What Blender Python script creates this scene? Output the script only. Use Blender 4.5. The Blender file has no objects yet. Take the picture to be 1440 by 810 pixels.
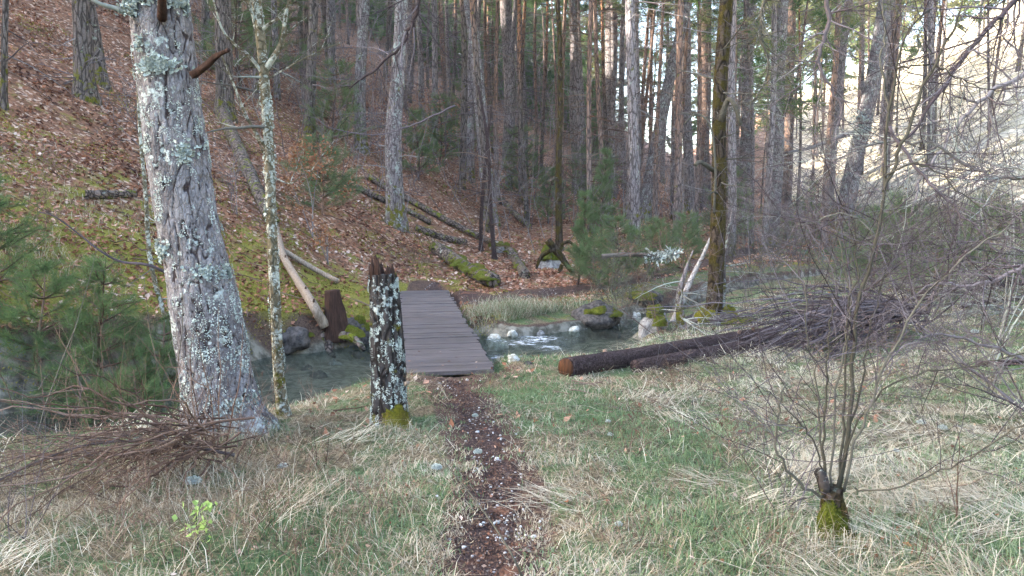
import bpy, math, random
import numpy as np
from mathutils import Vector

R = math.radians
rng = np.random.default_rng(7)
random.seed(7)
scene = bpy.context.scene
COL = scene.collection

# ------------------------------------------------------------------ camera
CAM = np.array([0.0, 0.0, 1.6]); PITCH = R(5.7); F = 1121.0
cam_d = bpy.data.cameras.new("camera"); cam = bpy.data.objects.new("camera", cam_d); COL.objects.link(cam)
cam.location = CAM; cam.rotation_euler = (R(90) - PITCH, 0, 0)
cam_d.sensor_width = 36; cam_d.lens = 36 * F / 1440; cam_d.clip_start = 0.05; cam_d.clip_end = 3000
scene.camera = cam

# ------------------------------------------------------------------ light
SUN_EL, SUN_AZ = R(21.5), R(273)          # azimuth clockwise from +Y (towards the left hill)
sdir = Vector((math.sin(SUN_AZ) * math.cos(SUN_EL), math.cos(SUN_AZ) * math.cos(SUN_EL), math.sin(SUN_EL)))
world = bpy.data.worlds.new("World"); scene.world = world; world.use_nodes = True
wn = world.node_tree.nodes; wl = world.node_tree.links
sky = wn.new("ShaderNodeTexSky"); sky.sky_type = 'NISHITA'; sky.sun_disc = False
sky.sun_elevation = SUN_EL; sky.sun_rotation = SUN_AZ
sky.air_density = 1.0; sky.dust_density = 3.2; sky.ozone_density = 1.0
wn["Background"].inputs[1].default_value = 0.15
wl.new(sky.outputs[0], wn["Background"].inputs[0])
sl = bpy.data.lights.new("sun", 'SUN'); sl.energy = 4.8; sl.angle = R(0.5); sl.color = (1.0, 0.93, 0.82)
so = bpy.data.objects.new("sun", sl); COL.objects.link(so)
so.rotation_euler = sdir.to_track_quat('Z', 'Y').to_euler()
vs = scene.view_settings
scene.display_settings.display_device = 'sRGB'
vs.view_transform = 'Standard'; vs.look = 'None'; vs.gamma = 1; vs.use_curve_mapping = False
vs.exposure = 3.42
scene.cycles.max_bounces = 4; scene.cycles.diffuse_bounces = 1; scene.cycles.glossy_bounces = 2
scene.cycles.transmission_bounces = 2; scene.cycles.transparent_max_bounces = 4
scene.cycles.use_denoising = True

# ------------------------------------------------------------------ noise
_P = np.random.default_rng(3).random(65536).astype(np.float64)
def _h(i, j, k):
    return _P[((i * 73856093) ^ (j * 19349663) ^ (k * 83492791)) & 65535]
def vnoise(x, y, z=0.0):
    x, y, z = np.broadcast_arrays(np.asarray(x, float), np.asarray(y, float), np.asarray(z, float))
    xi, yi, zi = np.floor(x).astype(np.int64), np.floor(y).astype(np.int64), np.floor(z).astype(np.int64)
    u, v, w = x - xi, y - yi, z - zi
    u, v, w = u*u*(3-2*u), v*v*(3-2*v), w*w*(3-2*w)
    r = 0
    for a in (0, 1):
        for b in (0, 1):
            for c in (0, 1):
                r = r + _h(xi+a, yi+b, zi+c) * (u if a else 1-u) * (v if b else 1-v) * (w if c else 1-w)
    return r * 2 - 1
def fbm(x, y, z=0.0, o=4, g=0.5):
    r, a, f = 0, 1.0, 1.0
    for _ in range(o):
        r = r + a * vnoise(np.asarray(x)*f, np.asarray(y)*f, np.asarray(z)*f + 17.3*_); a *= g; f *= 2.03
    return r
def sstep(a, b, x):
    t = np.clip((x - a) / (b - a), 0, 1); return t*t*(3-2*t)
def smax(a, b, k=0.4):
    h = np.clip(0.5 + 0.5*(a-b)/k, 0, 1); return b*(1-h) + a*h + k*h*(1-h)

# ------------------------------------------------------------------ terrain height
STREAM = np.array([(-70, -6), (-20, 2.6), (-12, 4.2), (-6.2, 5.9), (-4.3, 7.2), (-2.9, 9.7), (-1.1, 11.3), (0.45, 12.0),
                   (1.9, 13.6), (3.6, 16.6), (6.5, 20.5), (13, 26), (24, 33), (40, 60), (70, 140)], float)
def poly_dist(pts, x, y):
    x = np.asarray(x, float); y = np.asarray(y, float)
    best = np.full(x.shape, 1e9); side = np.zeros(x.shape)
    for a, b in zip(pts[:-1], pts[1:]):
        d = b - a; L2 = d @ d
        t = np.clip(((x-a[0])*d[0] + (y-a[1])*d[1]) / L2, 0, 1)
        qx, qy = x - (a[0]+t*d[0]), y - (a[1]+t*d[1])
        dist = np.hypot(qx, qy); m = dist < best
        best = np.where(m, dist, best); side = np.where(m, np.sign(d[0]*qy - d[1]*qx), side)
    return best, side
def sdist(x, y):
    d, s = poly_dist(STREAM, x, y); return d * np.where(s == 0, 1, s)
def chan(x, y): return 1 + 1.9*sstep(11.9, 13.7, np.asarray(y, float))*sstep(-.5, .3, np.asarray(x, float))
WATER_Z = -0.45
def H(x, y, s=None, detail=True):
    x = np.asarray(x, float); y = np.asarray(y, float)
    if s is None: s = sdist(x, y)
    wob = 0.28*vnoise(x*0.9, y*0.9, 5.1)
    ad = np.abs(s)*chan(x, y) + wob
    zn = -0.024*np.clip(y, -5, 12) + 0.05*vnoise(x*0.5, y*0.5, 1.7) + 0.02*np.clip(x-2, 0, 5) - 0.24*sstep(-0.9, -2.4, x)*sstep(6.4, 8.4, y) - 0.10*sstep(9.2, 10.6, y)*sstep(-.2, .2, x)*sstep(2.2, 1.2, x)
    zh = -0.54*x + 0.195*y - 4.49
    zh = np.where(zh > 26, 26 + 6*np.tanh((zh-26)/6), zh)  # unseen crest to the left, raised so the hill shades the foreground
    att = 1 - sstep(0.12, 0.36, x/np.maximum(y, 1.0))
    zb = 0.105*(y - 17) * att - 0.28
    zr = 0.55*(x - 13.5 - 0.03*np.maximum(y-20, 0)); zr = np.where(zr > 34, 34 + 6*np.tanh((zr-34)/6), zr)
    zf = smax(smax(smax(-0.28, zh, 0.7), zb, 0.6), zr, 0.8)
    zf = zf + (0.22*vnoise(x*0.28, y*0.28, 9.2) + 0.10*vnoise(x*0.8, y*0.8, 2.2)) * sstep(0.5, 4, s)
    zf = zf + 0.30*sstep(0.7, 1.3, s)*(1-sstep(1.6, 5.0, s))*sstep(-2.3, -3.0, x)*(y > 5) + 0.12*sstep(0.7, 1.3, s)*(1-sstep(1.6, 4.0, s))*sstep(-1, 0, x)*sstep(16, 13, y)
    znr = smax(zn, zr, 0.8)
    t = sstep(-0.8, 1.0, s)
    z = znr*(1-t) + zf*t
    bank = np.where(s > 0, sstep(0.85, 1.30, ad), sstep(0.75, 1.55, ad))
    bed = WATER_Z - 0.16 - 0.06*vnoise(x*2, y*2, 4)
    z = bed*(1-bank) + z*bank
    cor = sstep(-1.45, -1.2, x + (y-8.5)*.155)*sstep(.15, -.1, x + (y-8.5)*.155)*sstep(8.4, 8.75, y)*sstep(16.9, 16.3, y)
    z = z*(1-cor) + np.minimum(z, -0.40)*cor
    if detail:
        near = np.exp(-np.maximum(y, 0)/30)
        z = z + near*(0.03*fbm(x*2.2, y*2.2, 3.3, 3) + 0.008*vnoise(x*11, y*11, 0.5))
    return z
def ray(px, py):
    a, b = (px-720)/F, -(py-405)/F
    return np.array([a, math.cos(PITCH) + b*math.sin(PITCH), -math.sin(PITCH) + b*math.cos(PITCH)])
_T = np.concatenate([np.linspace(1.5, 30, 1400), np.linspace(30.05, 140, 1600)])
def gp(px, py, default=45):
    d = ray(px, py); p = CAM[None] + _T[:, None]*d[None]
    h = H(p[:, 0], p[:, 1]); m = np.nonzero(p[:, 2] <= h)[0]
    if len(m): return p[m[0]].copy()
    q = CAM + d*default; q[2] = H(q[0], q[1]); return q
def at(px, py, Y):
    d = ray(px, py); return CAM + d*(Y/d[1])
def hz(x, y): return float(H(np.array(x), np.array(y)))

# ------------------------------------------------------------------ mesh builder
class MB:
    def __init__(s): s.v = []; s.t = []; s.q = []; s.r = []; s.n = 0
    def add(s, v, tris=None, quads=None, rnd=None):
        v = np.asarray(v, float).reshape(-1, 3)
        if tris is not None and len(tris): s.t.append(np.asarray(tris, np.int64).reshape(-1, 3) + s.n)
        if quads is not None and len(quads): s.q.append(np.asarray(quads, np.int64).reshape(-1, 4) + s.n)
        s.v.append(v); s.n += len(v)
        s.r.append(np.full(len(v), random.random()) if rnd is None else np.broadcast_to(np.asarray(rnd, float), (len(v),)))
    def build(s, name, mat, parent=None, smooth=True, origin=None):
        V = np.concatenate(s.v)
        o = np.array(parent.location) if parent is not None else (np.zeros(3) if origin is None else np.asarray(origin, float))
        if parent is not None and parent.parent is not None:
            o = o + np.array(parent.parent.location)
        V = V - o
        T = np.concatenate(s.t) if s.t else np.zeros((0, 3), np.int64)
        Q = np.concatenate(s.q) if s.q else np.zeros((0, 4), np.int64)
        me = bpy.data.meshes.new(name)
        me.vertices.add(len(V)); me.vertices.foreach_set("co", V.astype(np.float32).ravel())
        lp = np.concatenate([T.ravel(), Q.ravel()]).astype(np.int32)
        me.loops.add(len(lp)); me.loops.foreach_set("vertex_index", lp)
        st = np.concatenate([np.arange(len(T))*3, len(T)*3 + np.arange(len(Q))*4]).astype(np.int32)
        me.polygons.add(len(st)); me.polygons.foreach_set("loop_start", st)
        me.polygons.foreach_set("use_smooth", np.full(len(st), bool(smooth)))
        me.update(calc_edges=True)
        at_ = me.attributes.new("rnd", 'FLOAT', 'POINT'); at_.data.foreach_set("value", np.concatenate(s.r).astype(np.float32))
        me.materials.append(mat)
        ob = bpy.data.objects.new(name, me); COL.objects.link(ob)
        if parent is not None: ob.parent = parent
        elif origin is not None: ob.location = origin
        return ob

def frames(P):
    T = np.gradient(P, axis=0); T /= np.linalg.norm(T, axis=1, keepdims=True) + 1e-9
    ch = P[-1] - P[0]; ax = np.eye(3)[np.argmin(np.abs(ch))]
    U = np.cross(T, ax); U /= np.linalg.norm(U, axis=1, keepdims=True) + 1e-9
    return T, U, np.cross(T, U)
def tube(mb, P, rad, k=6, cap=True, rnd=None, rfun=None):
    P = np.asarray(P, float); n = len(P); rad = np.broadcast_to(np.asarray(rad, float), (n,))
    T, U, W = frames(P)
    th = np.arange(k)*2*np.pi/k
    rr = np.repeat(rad[:, None], k, 1)
    if rfun is not None: rr = rr * rfun(np.arange(n)[:, None], th[None], P)
    V = P[:, None] + rr[..., None]*(np.cos(th)[None, :, None]*U[:, None] + np.sin(th)[None, :, None]*W[:, None])
    V = V.reshape(-1, 3)
    i = np.arange(n-1)[:, None]*k; j = np.arange(k)[None]
    q = np.stack([i+j, i+(j+1) % k, i+k+(j+1) % k, i+k+j], -1).reshape(-1, 4)
    t = []
    if cap:
        V = np.vstack([V, P[0], P[-1]]); a, b = n*k, n*k+1
        t = [(a, (x+1) % k, x) for x in range(k)] + [(b, (n-1)*k+x, (n-1)*k+(x+1) % k) for x in range(k)]
    mb.add(V, t, q, rnd)
def smooth_path(pts, n):
    pts = np.asarray(pts, float)
    if len(pts) == 2: return pts[0] + np.linspace(0, 1, n)[:, None]*(pts[1]-pts[0])
    P = np.vstack([2*pts[0]-pts[1], pts, 2*pts[-1]-pts[-2]])
    out = []
    for u in np.linspace(0, len(pts)-1-1e-6, n):
        i = int(u); t = u-i; a, b, c, d = P[i:i+4]
        out.append(0.5*((2*b)+(c-a)*t+(2*a-5*b+4*c-d)*t*t+(3*b-a-3*c+d)*t**3))
    return np.array(out)
def rotv(v, ax, ang):
    ax = ax/(np.linalg.norm(ax)+1e-9); c, s = math.cos(ang), math.sin(ang)
    return v*c + np.cross(ax, v)*s + ax*(ax@v)*(1-c)
def rvec():
    v = rng.normal(size=3); return v/np.linalg.norm(v)
RMIN = [0.0011]
def grow(mb, p, d, L, r, depth, wander=0.25, up=0.0, kids=4, ratio=0.6, ang=(30, 65), tip=0.25, kmin=3, tips=None, first=0.25, seg=6):
    """a branch with its side branches, as tubes of one mesh"""
    p = np.asarray(p, float); d = np.asarray(d, float)/np.linalg.norm(d)
    n = seg if depth > 0 else max(4, seg-2)
    P = [p]; D = [d]
    for i in range(n):
        d = d + wander*rvec()*0.6 + np.array([0, 0, up]); d /= np.linalg.norm(d)
        P.append(P[-1] + d*L/n); D.append(d)
    P = np.array(P); rad = np.maximum(r*np.linspace(1, tip, n+1), RMIN[0]*.6)
    tube(mb, P, rad, max(kmin, 5 if r > 0.012 else 4 if r > 0.006 else 3), cap=False)
    if tips is not None: tips.append((P, D))
    if depth > 0:
        for _ in range(kids):
            t = rng.uniform(first, 0.97); i = min(int(t*n), n-1)
            q = P[i] + (P[i+1]-P[i])*(t*n-i)
            ax = np.cross(D[i], rvec()); nd = rotv(D[i], ax, R(rng.uniform(*ang)))
            grow(mb, q, nd, L*ratio*rng.uniform(0.55, 1.15)*(1-0.45*t), max(r*(1-t*(1-tip))*0.62, RMIN[0]), depth-1, wander*1.1, up, max(2, kids-1), ratio, ang, tip, kmin, tips, first, seg)
    return P

# ------------------------------------------------------------------ materials
def new_mat(name):
    m = bpy.data.materials.new(name); m.use_nodes = True
    nt = m.node_tree; b = nt.nodes["Principled BSDF"]; b.inputs["Specular IOR Level"].default_value = 0.06
    b.inputs["Roughness"].default_value = 0.85
    return m, nt, b
class G:
    """tiny node-graph helper"""
    def __init__(s, nt): s.nt = nt
    def n(s, t, **kw):
        x = s.nt.nodes.new(t)
        for k, v in kw.items(): setattr(x, k, v)
        return x
    def put(s, sock, v):
        if hasattr(v, "is_output"): s.nt.links.new(v, sock)
        elif isinstance(v, (tuple, list)) and len(v) == 3 and sock.type == 'RGBA': sock.default_value = (*v, 1)
        else: sock.default_value = v
    def coord(s, kind="Object", scale=(1, 1, 1), rand=False):
        o = s.n("ShaderNodeTexCoord").outputs[kind]
        mp = s.n("ShaderNodeMapping"); s.put(mp.inputs[0], o); mp.inputs[3].default_value = scale
        if rand:
            oi = s.n("ShaderNodeObjectInfo"); s.put(mp.inputs[1], s.math('MULTIPLY', oi.outputs["Random"], 37.0))
        return mp.outputs[0]
    def noise(s, vec, scale=5, detail=4, rough=0.55, col=False):
        x = s.n("ShaderNodeTexNoise"); s.put(x.inputs["Vector"], vec)
        x.inputs["Scale"].default_value = scale; x.inputs["Detail"].default_value = detail; x.inputs["Roughness"].default_value = rough
        return x.outputs[1 if col else 0]
    def vor(s, vec, scale=5, feature='F1', out=0, rnd=1.0):
        x = s.n("ShaderNodeTexVoronoi", feature=feature); s.put(x.inputs["Vector"], vec); x.inputs["Scale"].default_value = scale
        x.inputs["Randomness"].default_value = rnd
        return x.outputs[out]
    def math(s, op, a, b=0.0, clamp=False):
        x = s.n("ShaderNodeMath", operation=op); x.use_clamp = clamp
        s.put(x.inputs[0], a); s.put(x.inputs[1], b); return x.outputs[0]
    def ramp(s, f, lo, hi):
        x = s.n("ShaderNodeMapRange"); x.interpolation_type = 'SMOOTHSTEP'
        s.put(x.inputs[0], f); x.inputs[1].default_value = lo; x.inputs[2].default_value = hi; return x.outputs[0]
    def mix(s, f, a, b):
        x = s.n("ShaderNodeMix", data_type='RGBA'); s.put(x.inputs[0], f); s.put(x.inputs[6], a); s.put(x.inputs[7], b); return x.outputs[2]
    def vadd(s, a, b, k):
        x = s.n("ShaderNodeVectorMath", operation='MULTIPLY_ADD'); s.put(x.inputs[0], b); x.inputs[1].default_value = (k, k, k); s.put(x.inputs[2], a); return x.outputs[0]
    def attr(s, name): return s.n("ShaderNodeAttribute", attribute_name=name).outputs["Fac"]
    def bump(s, bsdf, h, strength=0.6, dist=0.02):
        x = s.n("ShaderNodeBump"); x.inputs["Strength"].default_value = strength; x.inputs["Distance"].default_value = dist
        s.put(x.inputs["Height"], h); s.nt.links.new(x.outputs[0], bsdf.inputs["Normal"])
    def sepz(s, kind="Object"):
        o = s.n("ShaderNodeTexCoord").outputs[kind]; x = s.n("ShaderNodeSeparateXYZ"); s.put(x.inputs[0], o); return x.outputs[2]
    def hue(s, col, v, sat=1.0):
        x = s.n("ShaderNodeHueSaturation"); s.put(x.inputs["Color"], col); s.put(x.inputs["Value"], v); x.inputs["Saturation"].default_value = sat; return x.outputs[0]

def bark(name, dark, light, lichen=0.0, lcol=(0.42, 0.47, 0.40), moss=0.0, mcol=(0.13, 0.13, 0.02), mossz=(0.2, 1.2), sc=9.0, lsc=14.0, rand=True, orange=None, wide=(1, 1, 0.22)):
    m, nt, b = new_mat(name); g = G(nt)
    v = g.coord("Object", wide, rand); v2 = g.coord("Object", (1, 1, 1), rand)
    vd = g.vadd(v, g.noise(v, sc*0.7, 2, 0.5, True), 0.09)
    e = g.vor(vd, sc, 'DISTANCE_TO_EDGE'); plate = g.ramp(e, 0.0, 0.16)
    n1 = g.noise(v2, 30, 4); n2 = g.noise(v2, 4, 3)
    c = g.mix(g.ramp(n1, 0.3, 0.72), tuple(x*0.72 for x in light), tuple(min(1, x*1.22) for x in light))
    if orange:
        z = g.sepz(); c = g.mix(g.ramp(g.math('ADD', z, g.math('MULTIPLY', n2, 3)), orange[0], orange[1]), c, orange[2])
    c = g.mix(plate, dark, c)
    h = g.math('ADD', g.math('MULTIPLY', plate, 0.8), g.math('MULTIPLY', n1, 0.4))
    if lichen > 0:
        ln = g.math('ADD', g.math('MULTIPLY', g.noise(v2, lsc, 5, 0.65), 0.65), g.math('MULTIPLY', g.noise(v2, lsc*0.22, 2), 0.45))
        lm = g.ramp(ln, 0.74 - 0.3*lichen, 0.80 - 0.3*lichen)
        lc = g.mix(g.ramp(g.noise(v2, lsc*4, 3), 0.35, 0.65), tuple(x*0.7 for x in lcol), lcol)
        c = g.mix(lm, c, lc); h = g.math('ADD', h, g.math('MULTIPLY', lm, 0.5))
    if moss > 0:
        z = g.sepz()
        mm = g.math('ADD', g.noise(v2, 7, 4), g.math('MULTIPLY', g.ramp(z, mossz[1], mossz[0]), 0.42*moss))
        mk = g.ramp(mm, 0.62, 0.74)
        mc = g.mix(g.ramp(g.noise(v2, 60, 3), 0.35, 0.65), tuple(x*0.5 for x in mcol), mcol)
        c = g.mix(mk, c, mc); h = g.math('ADD', h, g.math('MULTIPLY', g.noise(v2, 90, 2), mk))
    g.put(b.inputs["Base Color"], c); g.bump(b, h, 0.9, 0.02)
    return m
def varied(name, cols, rough=0.8, trans=0.0, spec=0.05, nscale=0, vary=True):
    """material whose colour runs through cols by the per-piece attribute rnd"""
    m, nt, b = new_mat(name); g = G(nt)
    r = nt.nodes.new("ShaderNodeValToRGB"); r.color_ramp.interpolation = 'LINEAR'
    el = r.color_ramp.elements
    while len(el) < len(cols): el.new(0.5)
    for i, c in enumerate(cols):
        el[i].position = i/(len(cols)-1); el[i].color = (*c, 1)
    g.put(r.inputs[0], g.attr("rnd")); c = r.outputs[0]
    if nscale: c = g.hue(c, g.math('ADD', 0.55, g.math('MULTIPLY', g.noise(g.coord("Object"), nscale, 4), 0.9)))
    g.put(b.inputs["Base Color"], c); b.inputs["Roughness"].default_value = rough; b.inputs["Specular IOR Level"].default_value = spec
    if trans:
        tr = nt.nodes.new("ShaderNodeBsdfTranslucent"); g.put(tr.inputs[0], c)
        mx = nt.nodes.new("ShaderNodeMixShader"); mx.inputs[0].default_value = trans
        nt.links.new(b.outputs[0], mx.inputs[1]); nt.links.new(tr.outputs[0], mx.inputs[2])
        nt.links.new(mx.outputs[0], nt.nodes["Material Output"].inputs[0])
    return m
def mossy(name, col=(0.15, 0.17, 0.02), sc=60):
    m, nt, b = new_mat(name); g = G(nt); v = g.coord("Object")
    n = g.noise(v, sc, 4, 0.7); n2 = g.noise(v, 6, 3)
    c = g.mix(g.ramp(n, 0.3, 0.7), tuple(x*0.4 for x in col), col)
    c = g.mix(g.math('MULTIPLY', g.ramp(n2, 0.5, 0.7), 0.5), c, (0.16, 0.11, 0.035))
    g.put(b.inputs["Base Color"], c); g.bump(b, g.math('ADD', n, g.noise(v, sc*3, 2)), 1.0, 0.02); b.inputs["Roughness"].default_value = 1
    return m

# ------------------------------------------------------------------ object helpers
def tag(o, label, cat, group=None):
    o["label"] = label; o["category"] = cat
    if group: o["group"] = group
    return o
def structure(o, kind="structure"):
    o["kind"] = kind; return o
def thing(name, label, cat, loc=(0, 0, 0), group=None):
    o = bpy.data.objects.new(name, None); COL.objects.link(o); o.location = tuple(float(a) for a in loc); o.empty_display_size = 0.2
    return tag(o, label, cat, group)
def dup(root, loc, rotz=0.0, sc=1.0, label=None, group=None, tilt=(0, 0)):
    r = root.copy(); COL.objects.link(r); r.location = tuple(float(a) for a in loc); r.rotation_euler = (tilt[0], tilt[1], rotz)
    r.scale = (sc, sc, sc) if np.isscalar(sc) else sc
    if label: r["label"] = label
    if group: r["group"] = group
    for ch in list(root.children):
        c = ch.copy(); COL.objects.link(c); c.parent = r
        for gch in list(ch.children):
            d = gch.copy(); COL.objects.link(d); d.parent = c
    return r

# ================================================================== GROUND
PATHC = np.array([gp(*p)[:2] for p in [(690, 1200), (686, 900), (690, 810), (700, 740), (702, 690), (690, 640), (668, 590), (648, 552), (634, 530)]])
PATH_HW = np.array([.28, .26, .235, .21, .20, .185, .18, .20, .23])
TRAIL = np.array([gp(*p)[:2] for p in [(596, 409), (640, 424), (690, 424), (740, 415), (800, 409), (850, 402), (900, 392), (950, 380), (1010, 368), (1060, 352), (1100, 340)]])
def axis(a0, a1, step, lo, hi, ratio=1.09):
    mid = list(np.arange(a0, a1 + 1e-6, step)); out = mid
    x, s = a1, step
    while x < hi: s = min(s*ratio, 8); x += s; out = out + [x]
    x, s = a0, step; pre = []
    while x > lo: s = min(s*ratio, 8); x -= s; pre.append(x)
    return np.array(pre[::-1] + out)
gx = axis(-9, 9, 0.09, -170, 200); gy = axis(2.2, 21, 0.09, -60, 260)
X, Y = np.meshgrid(gx, gy); S = sdist(X, Y)
Z = H(X, Y, S)
pd, _ = poly_dist(PATHC, X, Y)
td, _ = poly_dist(TRAIL, X, Y)
Z = Z - 0.05*np.exp(-(pd/0.22)**2)
nx, ny = len(gx), len(gy)
mb = MB()
i = np.arange(ny-1)[:, None]*nx; j = np.arange(nx-1)[None]
mb.add(np.stack([X, Y, Z], -1).reshape(-1, 3), None, np.stack([i+j, i+j+1, i+nx+j+1, i+nx+j], -1).reshape(-1, 4), 0)

m, nt, b = new_mat("forest_floor"); g = G(nt); v = g.coord("Object")
nf = g.noise(v, 40, 4, 0.7); nm = g.noise(v, 3, 4); nb = g.noise(v, 0.7, 3)
cell = g.vor(g.vadd(v, g.noise(v, 12, 2, 0.5, True), 0.05), 16, 'F1', 1)
sep = nt.nodes.new("ShaderNodeSeparateColor"); g.put(sep.inputs[0], cell)
leafc = g.mix(sep.outputs[0], (0.085, 0.045, 0.03), (0.24, 0.125, 0.075))
leafc = g.mix(g.ramp(sep.outputs[1], 0.82, 0.95), leafc, (0.42, 0.31, 0.24))
leafc = g.mix(g.ramp(nb, 0.5, 0.7), leafc, g.mix(0.5, leafc, (0.09, 0.06, 0.045)))
mossc = g.mix(g.ramp(nf, 0.3, 0.7), (0.075, 0.072, 0.016), (0.225, 0.205, 0.045))
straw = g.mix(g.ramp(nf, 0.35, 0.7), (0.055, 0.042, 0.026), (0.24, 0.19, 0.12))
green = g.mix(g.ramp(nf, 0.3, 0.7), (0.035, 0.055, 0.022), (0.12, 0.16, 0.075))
grassc = g.mix(g.ramp(nm, 0.42, 0.6), straw, green)  # ground under the grass, colour deepened to stand for shade between blades
bedc = g.mix(g.ramp(g.noise(v, 7, 5, .65), 0.35, 0.65), (0.07, 0.065, 0.05), (0.22, 0.205, 0.17))
tanc = g.mix(g.ramp(nb, 0.4, 0.65), (0.58, 0.51, 0.40), (0.42, 0.37, 0.25))
dirtc = g.mix(g.ramp(nf, 0.35, 0.7), (0.045, 0.03, 0.024), (0.13, 0.085, 0.065))
def edge(name, k=0.5):
    return g.ramp(g.math('ADD', g.attr(name), g.math('MULTIPLY', g.math('SUBTRACT', g.noise(v, 2.2, 5, 0.65), 0.5), k)), 0.38, 0.62)
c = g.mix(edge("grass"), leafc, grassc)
tanc = g.mix(g.math('MULTIPLY', g.ramp(g.noise(v, 1.6, 5, .7), .5, .62), .8), tanc, (0.15, 0.11, 0.06))
c = g.mix(edge("tan", 0.8), c, tanc)
c = g.mix(edge("moss", 1.5), c, mossc)
c = g.mix(edge("dirt", 0.4), c, dirtc)
c = g.mix(edge("bed", 0.3), c, bedc)
g.put(b.inputs["Base Color"], c); b.inputs["Roughness"].default_value = 0.95
g.bump(b, g.math('ADD', g.math('MULTIPLY', nf, 0.5), g.math('MULTIPLY', sep.outputs[2], 0.5)), 0.8, 0.04)
ground = structure(mb.build("ground", m))
aS = np.abs(S)*chan(X, Y)
hillm = sstep(1.0, 3.0, S)
right = sstep(0.24, 0.42, X/np.maximum(Y, 1)) * sstep(10, 16, Y)
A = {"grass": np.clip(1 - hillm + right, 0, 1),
     "moss": np.where(S > 0.7, np.clip(0.62*sstep(7, 1.5, S)*sstep(-0.2, -2.5, X)+0.34*sstep(16, 8, S), 0, 1), 0.10*np.ones_like(S)),
     "tan": sstep(0.6, 2.5, Z - 0.2)*right, "dirt": np.clip(sstep(0.5, 0.2, td) + 0.9*sstep(0.42, 0.2, pd) + sstep(.9, .6, np.hypot(X+.63, Y-8.7)), 0, 1),
     "bed": sstep(1.45, 1.0, aS)}
A["dirt"] = np.maximum(A["dirt"], (S > 0)*sstep(1.75, 1.35, aS)*.62)
for k, a in A.items():
    t = ground.data.attributes.new(k, 'FLOAT', 'POINT'); t.data.foreach_set("value", a.astype(np.float32).ravel())

# ---- trodden path (its own sheet, a little above the ground)
def strip(name, C, hw, mat, lift=0.012, n=160, across=11):
    P = smooth_path(C, n); T = np.gradient(P, axis=0); T /= np.linalg.norm(T, axis=1, keepdims=True)
    N = np.stack([-T[:, 1], T[:, 0]], 1); w = np.interp(np.linspace(0, 1, n), np.linspace(0, 1, len(hw)), hw)
    u = np.linspace(-1, 1, across)
    wl_ = w*(1 + 0.6*fbm(P[:, 0]*3, P[:, 1]*3, 1, 3)); wr_ = w*(1 + 0.6*fbm(P[:, 0]*3, P[:, 1]*3, 8, 3))
    off = np.where(u[None] < 0, u[None]*wl_[:, None], u[None]*wr_[:, None])
    XY = P[:, None] + N[:, None]*off[..., None]
    d_, _ = poly_dist(PATHC, XY[..., 0], XY[..., 1])
    Zs = H(XY[..., 0], XY[..., 1]) - 0.05*np.exp(-(d_/0.22)**2) + lift - 0.03*np.abs(u[None])**6 + 0.012*fbm(XY[..., 0]*9, XY[..., 1]*9, 2, 3)
    q = MB(); i = np.arange(n-1)[:, None]*across; j = np.arange(across-1)[None]
    q.add(np.concatenate([XY, Zs[..., None]], -1).reshape(-1, 3), None, np.stack([i+j, i+j+1, i+across+j+1, i+across+j], -1).reshape(-1, 4), 0)
    return structure(q.build(name, mat))
m, nt, b = new_mat("trodden_earth"); g = G(nt); v = g.coord("Object")
n1 = g.noise(v, 70, 4, 0.7); n2 = g.noise(v, 5, 3); vv = g.vor(g.vadd(v, g.noise(v, 30, 2, .5, True), 0.03), 55, 'F1', 1)
sp = nt.nodes.new("ShaderNodeSeparateColor"); g.put(sp.inputs[0], vv)
c = g.mix(sp.outputs[0], (0.048, 0.032, 0.031), (0.175, 0.118, 0.11)); c = g.mix(g.ramp(n1, 0.35, 0.75), (0.03, 0.02, 0.017), c)
c = g.mix(g.ramp(n2, 0.55, 0.7), c, (0.15, 0.075, 0.05))
c = g.mix(g.math('MULTIPLY', g.ramp(sp.outputs[1], 0.93, 0.97), g.ramp(g.noise(v, 2.5, 2), 0.5, 0.62)), c, (0.5, 0.48, 0.46))
g.put(b.inputs["Base Color"], c); b.inputs["Roughness"].default_value = 0.75
g.bump(b, g.math('ADD', n1, sp.outputs[2]), 0.9, 0.02)
EARTH = m
strip("path", PATHC, PATH_HW, EARTH)
strip("forest_trail", TRAIL, np.full(len(TRAIL), 0.33), EARTH)

# ---- stream water
m, nt, b = new_mat("stream_water"); g = G(nt); v = g.coord("Object")
rip = g.noise(g.coord("Object", (1, 1.6, 1)), 7, 4, 0.6)
fo = g.ramp(g.math('ADD', g.attr("foam"), g.math('MULTIPLY', g.math('SUBTRACT', g.noise(g.coord("Object", (1.4, 2.6, 1)), 6, 6, 0.75), 0.5), 1.9)), 0.5, 1.0)
g.put(b.inputs["Base Color"], g.mix(fo, (0.045, 0.05, 0.042), (0.8, 0.84, 0.88)))
g.put(b.inputs["Roughness"], g.math('ADD', 0.06, g.math('MULTIPLY', fo, 0.6))); b.inputs["Specular IOR Level"].default_value = 0.6
g.bump(b, g.math('ADD', rip, fo), 0.5, 0.06)
tr = nt.nodes.new("ShaderNodeBsdfTransparent"); tr.inputs[0].default_value = (0.75, 0.85, 0.8, 1)
mx = nt.nodes.new("ShaderNodeMixShader"); g.put(mx.inputs[0], g.math('MULTIPLY', g.math('SUBTRACT', 1.0, fo), 0.55))
nt.links.new(b.outputs[0], mx.inputs[1]); nt.links.new(tr.outputs[0], mx.inputs[2]); nt.links.new(mx.outputs[0], nt.nodes["Material Output"].inputs[0])
wx = np.arange(-26, 26, 0.14); wy = np.arange(1.5, 36, 0.14)
WX, WY = np.meshgrid(wx, wy); WS = np.abs(sdist(WX, WY))*chan(WX, WY)
idx = -np.ones(WX.shape, int); cellm = np.zeros((len(wy)-1, len(wx)-1), bool)
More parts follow.
